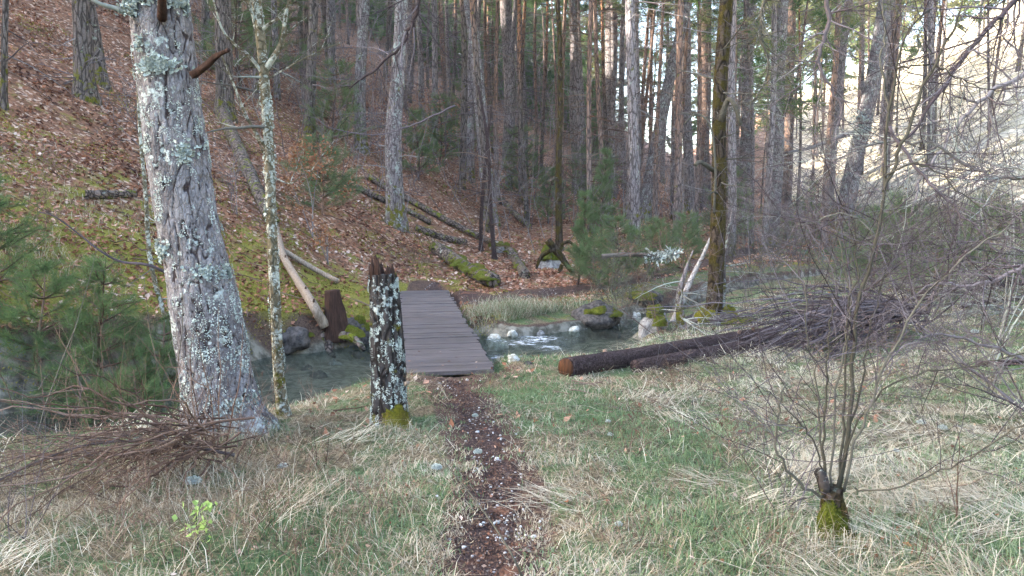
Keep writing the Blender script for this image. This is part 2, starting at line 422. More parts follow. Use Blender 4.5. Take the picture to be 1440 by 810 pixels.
mn = np.minimum.reduce([WS[:-1, :-1], WS[1:, :-1], WS[:-1, 1:], WS[1:, 1:]]); cellm = mn < 1.55
iy, ix = np.nonzero(cellm); nxx = len(wx)
quad = np.stack([iy*nxx+ix, iy*nxx+ix+1, (iy+1)*nxx+ix+1, (iy+1)*nxx+ix], 1)
used, inv = np.unique(quad, return_inverse=True)
wxs, wys = WX.ravel()[used], WY.ravel()[used]
foam = np.zeros(len(used))
for (px, py, rr) in [(735, 483, 0.55), (760, 478, 0.6), (715, 505, 0.5), (700, 480, 0.35), (845, 455, 0.7), (805, 462, 0.5), (775, 490, .4)]:
    q = at(px, py, 1.0); dd = ray(px, py); tt = (WATER_Z - CAM[2])/dd[2]; q = CAM + dd*tt
    foam = np.maximum(foam, np.exp(-(((wxs-q[0])**2 + (wys-q[1])**2)/rr**2))*0.72)
mb = MB(); mb.add(np.stack([wxs, wys, WATER_Z + 0.018*fbm(wxs*2.5, wys*2.5, 0, 3) + 0.03*foam], 1), None, inv.reshape(-1, 4), 0)
water = structure(mb.build("stream", m))
t = water.data.attributes.new("foam", 'FLOAT', 'POINT'); t.data.foreach_set("value", foam.astype(np.float32))

# ================================================================== MATERIALS IN USE
B_PINE = bark("pine_bark", (0.06, 0.052, 0.052), (0.20, 0.178, 0.182), 0.35, (0.25, 0.285, 0.26), 0.3, sc=13, orange=(7, 13, (0.18, 0.135, 0.115)))
B_DARK = bark("dark_bark", (0.03, 0.025, 0.022), (0.12, 0.10, 0.09), 0.28, (0.22, 0.25, 0.21), 0.3, sc=13, orange=(6, 12, (0.36, 0.17, 0.09)))
B_PALE = bark("lichen_grey_bark", (0.06, 0.05, 0.05), (0.175, 0.155, 0.158), 0.50, (0.29, 0.33, 0.305), 0.4, sc=14, lsc=20)
B_RED = bark("orange_pine_bark", (0.055, 0.045, 0.043), (0.175, 0.142, 0.135), 0.1, (0.24, 0.26, 0.24), 0.2, sc=13, orange=(2, 6, (0.185, 0.118, 0.088)))
B_MOSSY = bark("mossy_bark", (0.016, 0.012, 0.009), (0.055, 0.042, 0.032), 0.25, (0.27, 0.29, 0.25), 0.42, (0.062, 0.05, 0.014), (6, 9), sc=12)
B_SAP = bark("lichen_crusted_bark", (0.11, 0.095, 0.06), (0.17, 0.145, 0.10), 0.66, (0.48, 0.50, 0.44), 0.3, sc=16, lsc=26, wide=(1, 1, 0.6))
B_HERO = bark("furrowed_pine_bark", (0.055, 0.042, 0.045), (0.285, 0.245, 0.25), 0.50, (0.40, 0.45, 0.43), 0.0, sc=11, lsc=16, rand=False)
B_POST = bark("weathered_stump_bark", (0.016, 0.013, 0.012), (0.052, 0.045, 0.043), 0.48, (0.36, 0.39, 0.37), 0.5, (0.17, 0.16, 0.02), (0.05, 0.3), sc=13, lsc=22, rand=False)
B_LOG = bark("wet_log_bark", (0.024, 0.017, 0.017), (0.068, 0.048, 0.048), 0.1, (0.2, 0.2, 0.18), 0.0, sc=30, wide=(1, 1, 1))
B_OLDLOG = bark("old_log_bark", (0.025, 0.02, 0.018), (0.14, 0.11, 0.095), 0.35, (0.3, 0.33, 0.28), 0.2, (0.15, 0.17, 0.02), (5, 9), sc=9, wide=(1, 1, 1))
M_MOSS = mossy("bright_moss"); M_MOSSY = mossy("yellow_moss", (0.20, 0.19, 0.022)); M_MOSSG = mossy("green_moss", (0.125, 0.145, 0.022))
def wood(name, a, bcol):
    m, nt, b = new_mat(name); g = G(nt); v = g.coord("Object", (1, 1, 0.12)); n = g.noise(v, 45, 4, 0.7)
    c = g.mix(g.ramp(n, 0.3, 0.7), a, bcol); g.put(b.inputs["Base Color"], c); g.bump(b, n, 0.7, 0.01); return m
W_PALE = wood("bare_pale_wood", (0.13, 0.098, 0.072), (0.29, 0.235, 0.185))
W_GREY = wood("weathered_grey_wood", (0.16, 0.14, 0.135), (0.42, 0.40, 0.38))
W_ROT = wood("rotten_red_wood", (0.02, 0.012, 0.010), (0.058, 0.032, 0.024))
W_CUT = wood("cut_wood", (0.022, 0.013, 0.010), (0.085, 0.038, 0.019))
T_GREY = varied("grey_twig_bark", [(0.07, 0.055, 0.055), (0.13, 0.11, 0.115), (0.20, 0.19, 0.19)], nscale=25)
T_PURP = varied("purple_twig_bark", [(0.035, 0.026, 0.028), (0.075, 0.060, 0.066), (0.15, 0.135, 0.150)], nscale=25)
T_BROWN = varied("brown_twig_bark", [(0.055, 0.035, 0.028), (0.12, 0.075, 0.055), (0.20, 0.14, 0.11)], nscale=25)
T_OLIVE = varied("olive_twig_bark", [(0.05, 0.047, 0.036), (0.078, 0.074, 0.06), (0.12, 0.12, 0.102)], nscale=30)
T_LICH = varied("lichened_twig_bark", [(0.09, 0.08, 0.075), (0.17, 0.17, 0.15), (0.33, 0.36, 0.325)], nscale=35)
N_PINE = varied("pine_needles", [(0.035, 0.075, 0.022), (0.06, 0.11, 0.035), (0.11, 0.16, 0.05)], 0.6, 0.3)
N_SUN = varied("sunlit_pine_needles", [(0.08, 0.10, 0.03), (0.16, 0.175, 0.065), (0.27, 0.26, 0.12)], 0.6, 0.35)  # pine needles again, with sunlight put into the paler yellow-green
N_SOFT = varied("soft_green_needles", [(0.05, 0.095, 0.04), (0.095, 0.155, 0.062), (0.16, 0.215, 0.085)], 0.55, 0.3)
N_JUN = varied("juniper_needles", [(0.06, 0.105, 0.045), (0.10, 0.155, 0.068), (0.165, 0.215, 0.105)], 0.6, 0.3)
M_LICH = varied("leafy_lichen", [(0.30, 0.34, 0.315), (0.43, 0.475, 0.435), (0.58, 0.62, 0.56)], 0.9, nscale=0)
L_BEECH = varied("rusty_leaves", [(0.15, 0.065, 0.035), (0.25, 0.12, 0.06), (0.34, 0.20, 0.12)], 0.7, 0.3)

# ================================================================== TREES
def branch_tufts(mb, P, n, size, per=26, spread=0.25):
    """needle tufts along a branch path: fans of thin triangles"""
    t = rng.uniform(0.35, 1.0, n); i = np.minimum((t*(len(P)-1)).astype(int), len(P)-2); f = t*(len(P)-1)-i
    C = P[i] + (P[i+1]-P[i])*f[:, None] + rng.normal(size=(n, 3))*spread
    needle_fans(mb, C, size, per)
def needle_fans(mb, C, size, per=26, flat=0.8, axis_=None, w=0.05, pull=0.35):
    n = len(C); N = n*per
    d = rng.normal(size=(N, 3)); d[:, 2] = d[:, 2]*flat + 0.25
    if axis_ is not None: d = d*0.62 + np.repeat(axis_, per, 0)*1.0
    d /= np.linalg.norm(d, axis=1, keepdims=True)
    c = np.repeat(C, per, 0) + d*size*pull*rng.random((N, 1)) + (0 if axis_ is None else np.repeat(axis_, per, 0)*size*rng.uniform(-.8, .8, (N, 1)))
    s = np.cross(d, rng.normal(size=(N, 3))); s /= np.linalg.norm(s, axis=1, keepdims=True)
    L = size*rng.uniform(0.6, 1.15, (N, 1)); ww = L*w
    V = np.stack([c - s*ww, c + s*ww, c + d*L], 1).reshape(-1, 3)
    mb.add(V, np.arange(3*N).reshape(-1, 3), None, np.repeat(np.clip(np.repeat(rng.random(n), per)*0.75 + rng.random(N)*0.25, 0, 1), 3))
def lobes(k, seed):
    a = np.random.default_rng(seed).uniform(0, 6.28, 5)
    def f(i, th, P): return 1 + 0.06*np.sin(2*th+a[0]+i*0.05) + 0.04*np.sin(3*th+a[1]-i*0.11) + 0.03*np.sin(5*th+a[2]+i*0.3)
    return f
def pine_parts(h, r, seed, crown0, lean=0.02, bmat=None, nmat=None, dead=45, cr=2.2, tufts=230, deadlen=1.3):
    """trunk, dead lower branches and a crown, built round the origin; returns the three builders"""
    tr, db, cw, cl = MB(), MB(), MB(), MB()
    n = 22; z = np.linspace(-0.4, h, n); ph = rng.uniform(0, 6.28); q = np.random.default_rng(seed)
    bx = lean*z*math.cos(ph) + 0.10*np.sin(z*0.45+ph); by = lean*z*math.sin(ph) + 0.10*np.cos(z*0.37+ph)
    bx -= np.interp(0, z, bx); by -= np.interp(0, z, by)
    P = np.stack([bx, by, z], 1); rad = r*(1 - 0.82*np.clip(z/h, 0, 1)**1.15) + r*0.5*np.exp(-np.clip(z+0.1, 0, 9)/0.22)*0.6
    tube(tr, P, rad, 12, rfun=lobes(12, seed))
    def pos(zz): return np.array([np.interp(zz, z, P[:, 0]), np.interp(zz, z, P[:, 1]), zz])
    for _ in range(dead):
        zz = q.uniform(1.2, crown0+1.5); a = q.uniform(0, 6.28)
        d = np.array([math.cos(a), math.sin(a), q.uniform(-0.35, 0.25)])
        grow(db, pos(zz)+d*r*0.7, d, deadlen*q.uniform(0.3, 1.3), 0.014*q.uniform(.5, 1.1), 1, 0.22, -0.03, 3, 0.5, (25, 60), 0.2, seg=5)
    ncr = 34
    for i in range(ncr):
        t = (i+q.random())/ncr; zz = crown0 + (h-crown0)*t; a = q.uniform(0, 6.28)
        L = cr*(0.35 + 0.75*math.sin(math.pi*min(1, 0.22+0.8*t)))*q.uniform(0.6, 1.2)*(1 if t < .85 else .6)
        d = np.array([math.cos(a), math.sin(a), q.uniform(-0.1, 0.5)])
        br = grow(cl, pos(zz), d, L, 0.03*(1-t*0.6), 1, 0.2, 0.03, 2, 0.5, seg=5)
        branch_tufts(cw, br, int(tufts/ncr*q.uniform(0.5, 1.5))+1, 0.30, 22, 0.16)
    return tr, db, cw, cl
def pine(name, label, loc, args, group=None, mats=(None, None, None)):
    t = thing(name, label, "tree", loc, group)
    tr, db, cw, cl = args
    for bld, nm, mt in ((tr, "trunk", mats[0]), (db, "bare_crown", mats[1]), (cw, "crown", mats[2])):
        if bld is cw and cl.n: pass
        if bld.n:
            for a in range(len(bld.v)): pass
            V = MB(); V.v = [x + np.array(loc) for x in bld.v]; V.t, V.q, V.r, V.n = bld.t, bld.q, bld.r, bld.n
            o = V.build(nm, mt, t)
            if nm == "crown" and cl.n:
                W = MB(); W.v = [x + np.array(loc) for x in cl.v]; W.t, W.q, W.r, W.n = cl.t, cl.q, cl.r, cl.n
                k = W.build("limbs", mats[1], t)
    return t

# --- trees read one by one from the photograph: trunk line in the picture, real depth from the ground they stand on
def traced_tree(name, label, pts, w0, w1, bmat, group=None, depth=None, kk=14, crown=True, dead=26, deadlen=1.2, tmat=None, twig=1, top=15.0, seed=1, moss=False, leafy=None, sway=0.0, dlo=0.06):
    base = gp(*pts[0]) if depth is None else at(*pts[0], depth)
    if depth is not None: base[2] = hz(base[0], base[1])
    Yb = base[1]; sc = Yb/F
    P = [base]
    for (px, py) in pts[1:]:
        q = at(px, py, Yb + sway*(pts[0][1]-py)*sc); P.append(q)
    P = np.array(P); P[0, 2] -= 0.25
    d = P[-1]-P[-2] if len(P) > 1 else np.array([0, 0, 1.]); d = d/np.linalg.norm(d)
    d = d*0.7 + np.array([0, 0, 0.3]); d /= np.linalg.norm(d)
    r0, r1 = w0*sc/2, w1*sc/2
    rads = list(np.interp(np.arange(len(P)), [0, len(P)-1], [r0, r1]))
    ztop = P[-1][2]
    if top > ztop + 0.6:
        L = (top - ztop)/d[2]
        P = np.vstack([P, P[-1] + d*L*0.5, P[-1] + d*L]); rads += [r1*0.62, r1*0.2]
    t = thing(name, label, "tree", base, group)
    n = 44; S_ = smooth_path(P, n); rr = np.interp(np.linspace(0, 1, n), np.linspace(0, 1, len(rads)), rads)
    zrel = S_[:, 2]-base[2]; rr = rr*(1 + 0.45*np.exp(-np.clip(zrel, 0, 99)/(0.9*r0+0.05)))
    S_[:, 0] += 0.12*r0*np.sin(zrel*0.9+seed); S_[:, 1] += 0.12*r0*np.cos(zrel*0.8+seed)
    tb = MB(); tube(tb, S_, rr, kk, rfun=lobes(kk, seed)); tb.build("trunk", bmat, t)
    db = MB(); q = np.random.default_rng(seed); RMIN[0] = max(.0011, .00026*Yb)
    for _ in range(int(dead*1.4)):
        u = q.uniform(dlo, 0.62); i = int(u*(n-1)); a = q.uniform(0, 6.28)
        dd = np.array([math.cos(a), math.sin(a), q.uniform(-0.3, 0.35)])
        grow(db, S_[i]+dd*rr[i]*0.7, dd, deadlen*q.uniform(0.3, 1.3), min(0.016, rr[i]*0.35)*q.uniform(.5, 1.1), twig, 0.22, -0.02, 4, 0.5, (25, 65), 0.2, seg=6)
    RMIN[0] = .0011
    if dead: db.build("bare_crown", tmat or T_GREY, t)
    if crown and top > ztop + 2:
        cw, cl = MB(), MB()
        for _ in range(26):
            u = q.uniform(0.66, 1.0); i = min(int(u*(n-1)), n-2); a = q.uniform(0, 6.28)
            dd = np.array([math.cos(a), math.sin(a), q.uniform(-0.1, 0.5)])
            br = grow(cl, S_[i], dd, 1.6*q.uniform(.5, 1.2), 0.03, 1, 0.2, 0.03, 2, seg=5)
            branch_tufts(cw, br, 6, 0.3, 22, 0.16)
        cw.build("crown", leafy or N_PINE, t); cl.build("limbs", tmat or T_GREY, t)
    return t, S_, rr

# ---- leaf-like lichen flakes stuck on a trunk
def lichen_flakes(mb, S_, rr, n, size, thr=0.1, fq=6.0, lo=0.0, hi=1.0, face=None):
    T, U, W = frames(S_)
    u = rng.uniform(lo, hi, n*6)*(len(S_)-1.001); i = u.astype(int); f = (u-i)[:, None]; th = rng.uniform(0, 6.283, n*6)
    nrm = np.cos(th)[:, None]*U[i] + np.sin(th)[:, None]*W[i]
    R_ = (rr[i]*(1-f[:, 0]) + rr[i+1]*f[:, 0])[:, None]
    p = S_[i]*(1-f) + S_[i+1]*f + nrm*R_
    k = fbm(p[:, 0]*fq, p[:, 1]*fq, p[:, 2]*fq*0.7, 4) + 0.25*vnoise(p[:, 0]*30, p[:, 1]*30, p[:, 2]*30)
    keep = k > thr
    if face is not None: keep &= (nrm @ np.array(face)) > -0.35
    p, nrm, k = p[keep][:n], nrm[keep][:n], k[keep][:n]
    flakes(mb, p + nrm*0.004, nrm, size*np.clip(0.5 + 1.3*(k-thr), 0.4, 1.7))
def flakes(mb, p, nrm, size, lift=0.35):
    n = len(p)
    size = np.broadcast_to(size, (n,))
    a = np.cross(nrm, np.array([0.3, 0.2, 0.93])); a /= np.linalg.norm(a, axis=1, keepdims=True)+1e-9
    b_ = np.cross(nrm, a); tl = nrm + 0.45*rng.normal(size=(n, 3)); tl /= np.linalg.norm(tl, axis=1, keepdims=True)
    a = np.cross(tl, b_); a /= np.linalg.norm(a, axis=1, keepdims=True)+1e-9; b_ = np.cross(tl, a)
    m_ = 6; th = np.arange(m_)*2*np.pi/m_ + rng.uniform(0, 6, (n, 1)); s = size[:, None]*rng.uniform(0.45, 1.1, (n, m_))
    rim = p[:, None] + s[..., None]*(np.cos(th)[..., None]*a[:, None] + np.sin(th)[..., None]*b_[:, None]) + nrm[:, None]*(size[:, None]*rng.uniform(0, lift*2, (n, m_)))[..., None]
    V = np.concatenate([p[:, None], rim], 1).reshape(-1, 3)
    o = np.arange(n)[:, None, None]*(m_+1); j = np.arange(m_)[None]
    tr = np.stack([np.zeros((1, m_), int)*j, j+1, (j+1) % m_+1], -1) + o
    mb.add(V, tr.reshape(-1, 3), None, np.repeat(rng.random(n), m_+1))

# ================================================================== THE BIG LICHENED PINE
def hero_pine():
    base = gp(318, 604); Yb = base[1]; sc = Yb/F
    P = np.array([at(334, 650, Yb), at(318, 604, Yb), at(301, 500, Yb), at(283, 400, Yb), at(262, 300, Yb), at(247, 200, Yb), at(233, 100, Yb), at(222, 0, Yb)])
    d = P[-1]-P[-2]; d /= np.linalg.norm(d)
    P = np.vstack([P, P[-1]+d*1.0, P[-1]+d*4, P[-1]+np.array([d[0]*7, 0.3, 8])])
    w = np.array([118, 106, 93, 88, 82, 79, 77, 76, 74, 60, 34])*sc/2
    n = 560; u = np.concatenate([np.linspace(0, 0.74, 480), np.linspace(0.745, 1, 80)])
    S0 = smooth_path(P, 900); uu = np.linspace(0, 1, 900)
    S_ = np.stack([np.interp(u, uu, S0[:, c]) for c in range(3)], 1)
    rr = np.interp(u, np.linspace(0, 1, len(w)), w); zr = S_[:, 2]-base[2]
    rr = rr*(1 + 0.22*np.exp(-np.clip(zr+.05, 0, 9)/0.14))
    t = thing("pine_tree", "thick grey pine leaning left, its furrowed bark crusted with pale lichen, nearest of the trees", "tree", base)
    k = 150; T, U, W = frames(S_); th = np.arange(k)*2*np.pi/k
    nr = np.cos(th)[None, :, None]*U[:, None] + np.sin(th)[None, :, None]*W[:, None]
    B0 = S_[:, None] + nr*rr[:, None, None]
    x, y, z = B0[..., 0], B0[..., 1], B0[..., 2]
    wx = x + 0.016*vnoise(x*14, y*14, z*9); wy = y + 0.016*vnoise(x*14+40, y*14, z*9)
    nn = vnoise(wx*21, wy*21, z*2.4) + 0.45*vnoise(wx*36+9, wy*36, z*7)
    crack = np.abs(nn); plate = sstep(0.01, 0.15, crack)
    disp = 0.011*(plate-0.6) + 0.006*fbm(x*40, y*40, z*22, 3) + 0.02*vnoise(x*4, y*4, z*1.5)
    but = np.exp(-np.clip(zr, 0, 9)/0.2)[:, None]*0.05*np.sin(th*5+1)[None]
    V = (B0 + nr*(disp+but)[..., None]).reshape(-1, 3)
    i = np.arange(n-1)[:, None]*k; j = np.arange(k)[None]
    q = np.stack([i+j, i+(j+1) % k, i+k+(j+1) % k, i+k+j], -1).reshape(-1, 4)
    mb = MB(); mb.add(V, None, q, plate.reshape(-1)); mb.build("trunk", B_HERO2, t)
    lb = MB(); lichen_flakes(lb, S_, rr+0.006, 8000, 0.0072, 0.34, 11.0, 0.05, 0.74)
    lichen_flakes(lb, S_, rr+0.008, 3600, 0.0078, 0.12, 10.0, 0.06, 0.34)
    for (px, py, sx, nfl) in [(262, 8, 30, 340), (205, 5, 22, 240), (238, 98, 26, 240), (240, 350, 16, 120), (310, 380, 22, 160), (215, 70, 8, 40), (350, 560, 18, 150), (273, 215, 12, 90)]:
        pts = np.array([at(px + rng.normal()*sx*0.5, py + rng.normal()*6, Yb) for _ in range(nfl)])
        # bring each onto the trunk surface
        ii = np.argmin(np.abs(pts[:, None, 2] - S_[None, :, 2]), 1)
        off = pts - S_[ii]; dx = np.clip((off @ np.array([1, 0, 0]))/rr[ii], -0.98, 0.98)
        nrm = np.stack([dx, -np.sqrt(1-dx**2), 0*dx], 1)
        flakes(lb, S_[ii]*np.array([1, 1, 0]) + np.array([0, 0, 1])*pts[:, 2:3] + nrm*(rr[ii][:, None]+0.012), nrm, 0.017, 0.8)
    lb.build("lichen", M_LICH, t)
    # broken side branch with rusty core, stub, and the lichened twig on the left
    sb = MB()
    Q = np.array([at(272, 106, Yb-0.2), at(292, 90, Yb-0.3), at(306, 78, Yb-0.38), at(322, 70, Yb-0.45)])
    tube(sb, smooth_path(Q, 24), np.linspace(0.030, 0.013, 24), 12, rfun=lambda i, th, P_: 1+.3*vnoise(np.cos(th)*2, np.sin(th)*2, i*.35)); sb.build("broken_branch", W_ROT, t)
    sb = MB(); Q = np.array([at(228, 26, Yb-0.22), at(228, 8, Yb-0.32), at(227, -12, Yb-0.42)]); tube(sb, smooth_path(Q, 8), np.linspace(0.036, 0.028, 8), 8); sb.build("broken_branch", W_ROT, t)
    sb = MB(); Q = np.array([at(206, 22, Yb-0.1), at(185, 18, Yb-0.2), at(160, 11, Yb-0.25), at(138, 4, Yb-0.3), at(110, -14, Yb-.35)])
    tube(sb, smooth_path(Q, 14), np.linspace(0.026, 0.010, 14), 7); sb.build("side_branch", T_LICH, t)
    lf = MB(); pp = smooth_path(Q, 60)[rng.integers(0, 25, 260)] + rng.normal(size=(260, 3))*0.02; flakes(lf, pp, rng.normal(size=(260, 3))*0.5+np.array([0, -.6, .6]), 0.013, 0.8)
    lf.build("lichen", M_LICH, t)
    cw, cl = MB(), MB()
    for _ in range(28):
        ii = int(rng.uniform(0.84, 0.995)*(n-1)); a = rng.uniform(0, 6.28); dd = np.array([math.cos(a), math.sin(a), rng.uniform(0, .5)])
        br = grow(cl, S_[ii], dd, 2.0*rng.uniform(.5, 1.2), 0.035, 1, 0.2, 0.03, 2, seg=5); branch_tufts(cw, br, 6, 0.3, 22, 0.16)
    cw.build("crown", N_PINE, t); cl.build("limbs", T_GREY, t)
# its own bark material: cracks follow the modelled plates
def hero_bark():
    m, nt, b = new_mat("plated_pine_bark"); g = G(nt); v = g.coord("Object"); vs_ = g.coord("Object", (1, 1, 0.35))
    n1 = g.noise(v, 42, 5, 0.7); n2 = g.noise(vs_, 9, 3); fl = g.ramp(g.vor(g.vadd(vs_, g.noise(v, 20, 2, .5, True), 0.03), 34, 'DISTANCE_TO_EDGE'), 0, 0.12)
    c = g.mix(g.ramp(n2, 0.35, 0.65), (0.175, 0.163, 0.168), (0.30, 0.283, 0.292))
    c = g.mix(g.ramp(n1, 0.35, 0.7), g.hue(c, 0.62), c); c = g.mix(g.math('MULTIPLY', g.math('SUBTRACT', 1.0, fl), 0.45), c, (0.08, 0.06, 0.06))
    c = g.mix(g.ramp(g.attr("rnd"), 0.05, 0.75), (0.045, 0.034, 0.034), c)
    ln = g.math('ADD', g.math('MULTIPLY', g.noise(v, 24, 5, 0.7), 0.6), g.math('MULTIPLY', g.noise(v, 4.5, 3), 0.5))
    lm = g.ramp(ln, 0.615, 0.645); c = g.mix(lm, c, g.mix(g.ramp(n1, .4, .6), (0.32, 0.35, 0.335), (0.44, 0.475, 0.455)))
    g.put(b.inputs["Base Color"], c)
    g.bump(b, g.math('ADD', g.math('MULTIPLY', fl, 0.6), g.math('ADD', n1, g.math('MULTIPLY', lm, 0.4))), 0.8, 0.015); b.inputs["Roughness"].default_value = 0.95
    return m
B_HERO2 = hero_bark()
hero_pine()

# ================================================================== BROKEN LICHENED POST OF A TRUNK, MIDDLE
def broken_trunk():
    base = gp(545, 598); Yb = base[1]; sc = Yb/F
    t = thing("broken_trunk", "broken-off dark trunk standing by the path, speckled white with lichen, mossy at its foot", "tree stump", base)
    P = np.array([at(547, 620, Yb), at(547, 598, Yb), at(546, 520, Yb), at(542, 440, Yb), at(538, 385, Yb)])
    w = np.array([60, 52, 47, 43, 39])*sc/2; n = 130; S_ = smooth_path(P, n); rr = np.interp(np.linspace(0, 1, n), np.linspace(0, 1, 5), w)
    mb = MB()
    def rf(i, th, P_):
        x = np.cos(th)*2; y = np.sin(th)*2; z = i*0.05
        nn = np.abs(vnoise(x*2+0.3*vnoise(x, y, z*3), y*2, z*1.0) + 0.5*vnoise(x*4, y*4, z*2.5)); return 0.93 + 0.13*sstep(0.02, 0.25, nn) + 0.05*vnoise(x, y, z*0.6) + 0.02*vnoise(x*9, y*9, z*6)
    tube(mb, S_, rr, 64, rfun=rf); mb.build("trunk", B_POST, t)
    lb = MB(); lichen_flakes(lb, S_, rr, 8500, 0.0072, 0.06, 16.0, 0.14, 0.97); lb.build("lichen", M_LICH, t)
    # jagged splinters of the break
    top = S_[-1]; sb = MB()
    for a in np.linspace(0, 6.28, 22)[:-1]:
        r_ = rr[-1]*rng.uniform(0.35, 0.95); p = top + np.array([math.cos(a)*r_, math.sin(a)*r_, -0.04])
        hgt = (0.17 if math.cos(a) < -0.2 else 0.10 if math.cos(a) > .5 else 0.05)*rng.uniform(0.6, 1.25)
        Q = np.array([p, p+np.array([0, 0, hgt*0.5]), p + np.array([rng.normal()*0.008, rng.normal()*0.008, hgt])]); tube(sb, Q, [0.026, 0.020, 0.004], 6)
    sb.build("splintered_top", W_ROT, t)
    # moss cushion
    ms = MB(); cushion(ms, at(558, 604, Yb-0.07), 0.115, 0.30, 1, 700); cushion(ms, at(542, 612, Yb-0.1), 0.12, 0.12, 2, 500); cushion(ms, at(566, 606, Yb-0.1), 0.08, 0.14, 4, 300)
    o = ms.build("moss", M_MOSSY, t)
    kb = MB(); Q = [at(570, 540, Yb-0.09), at(574, 538, Yb-0.12)]; tube(kb, np.array(Q), [0.02, 0.014], 8); kb.build("knot", W_PALE, t)
def cushion(mb, c, r, h, seed, fuzz=260):
    nu, nv = 22, 12
    u = np.arange(nu)*2*np.pi/nu; v = np.linspace(0, np.pi/2, nv)
    x = np.cos(u)[None]*np.cos(v)[:, None]; y = np.sin(u)[None]*np.cos(v)[:, None]; z = np.sin(v)[:, None]*np.ones((1, nu))
    k = 1 + 0.25*fbm(x*2+seed*7, y*2, z*2, 3) + 0.06*vnoise(x*14, y*14, z*14)
    V = np.stack([c[0]+x*r*k, c[1]+y*r*k, c[2]-0.05+z*h*k], -1).reshape(-1, 3)
    i = np.arange(nv-1)[:, None]*nu; j = np.arange(nu)[None]
    mb.add(V, None, np.stack([i+j, i+(j+1) % nu, i+nu+(j+1) % nu, i+nu+j], -1).reshape(-1, 4))
    idx = rng.integers(0, len(V), fuzz); p = V[idx]; d = p - np.array(c) + rng.normal(size=(fuzz, 3))*0.05; d /= np.linalg.norm(d, axis=1, keepdims=True)
    s = np.cross(d, rng.normal(size=(fuzz, 3))); s /= np.linalg.norm(s, axis=1, keepdims=True)
    L = 0.02*rng.uniform(.5, 1.5, (fuzz, 1))*(r/0.15)**0.5
    mb.add(np.stack([p-s*0.003, p+s*0.003, p+d*L], 1).reshape(-1, 3), np.arange(fuzz*3).reshape(-1, 3))
broken_trunk()

# ================================================================== PLANK BRIDGE
def bridge():
    A0, A1 = at(571, 525, 8.55), at(699, 519, 8.75); F0, F1 = at(562, 409, 16.4), at(629, 408, 16.6)
    z0 = min(A0[2], A1[2]); t = thing("footbridge", "narrow wet plank footbridge crossing the stream", "footbridge", ((A0+A1)/2)*np.array([1, 1, 0])+np.array([0, 0, z0-0.1]))
    global DECK_Z
    zn_, zf_ = (A0[2]+A1[2])/2, (F0[2]+F1[2])/2; DECK_Z = zn_
    for a in (A0, A1): a[2] = zn_
    for a in (F0, F1): a[2] = zf_
    mb = MB(); L = np.linalg.norm((F0+F1)/2-(A0+A1)/2); n = int(L/0.152); gap = 0.02
    for k in range(n):
        a, b_ = k/n, (k+1-gap)/n
        q = [A0+(F0-A0)*a, A1+(F1-A1)*a, A1+(F1-A1)*b_, A0+(F0-A0)*b_]
        jit = rng.normal()*0.02; ex = rng.normal()*0.004; tlt = rng.normal()*0.003
        d = (A1-A0)/np.linalg.norm(A1-A0)
        q = np.array([q[0]+d*jit, q[1]+d*jit, q[2]+d*jit, q[3]+d*jit]); q[:, 2] += ex; q[1:3, 2] += tlt; q[2:, 2] += rng.normal()*0.002
        lo = q - np.array([0, 0, 0.045])
        mb.add(np.vstack([lo, q]), None, [(3, 2, 1, 0), (4, 5, 6, 7), (0, 1, 5, 4), (1, 2, 6, 5), (2, 3, 7, 6), (3, 0, 4, 7)], (0.55 if k > n*0.52 else 0.25)+rng.random()*0.45)
    mb.build("deck", M_DECK, t, smooth=False)
    ud = (F0-A0)/np.linalg.norm(F0-A0)
    for s in (0.06, 0.94):
        a = A0+(A1-A0)*s + ud*0.05; f = F0+(F1-F0)*s; bb = MB(); wv = (A1-A0)/np.linalg.norm(A1-A0)*0.05
        up_ = np.array([0, 0, -0.049]); dn = np.array([0, 0, -0.20])
        bb.add([a-wv+dn, a+wv+dn, f+wv+dn, f-wv+dn, a-wv+up_, a+wv+up_, f+wv+up_, f-wv+up_], None, [(3, 2, 1, 0), (4, 5, 6, 7), (0, 1, 5, 4), (1, 2, 6, 5), (2, 3, 7, 6), (3, 0, 4, 7)], 0.1)
        bb.build("beam", M_DECK, t, smooth=False)
m, nt, b = new_mat("wet_planks"); g = G(nt); v = g.coord("Object", (1.0, 14, 14)); v1 = g.coord("Object")
n1 = g.noise(v, 3.2, 5, 0.65); n2 = g.noise(v1, 1.1, 3)
c = g.mix(g.attr("rnd"), (0.066, 0.054, 0.055), (0.128, 0.107, 0.107)); c = g.mix(g.ramp(n1, 0.3, 0.7), g.hue(c, 0.42), c)
c = g.mix(g.math('MULTIPLY', g.ramp(g.noise(v1, 5, 5, .7), 0.5, 0.72), 0.6), c, (0.045, 0.038, 0.026))
g.put(b.inputs["Base Color"], c); g.put(b.inputs["Roughness"], g.math('ADD', 0.36, g.math('MULTIPLY', n2, 0.35))); b.inputs["Specular IOR Level"].default_value = 0.5
g.bump(b, n1, 0.5, 0.008); M_DECK = m
bridge()

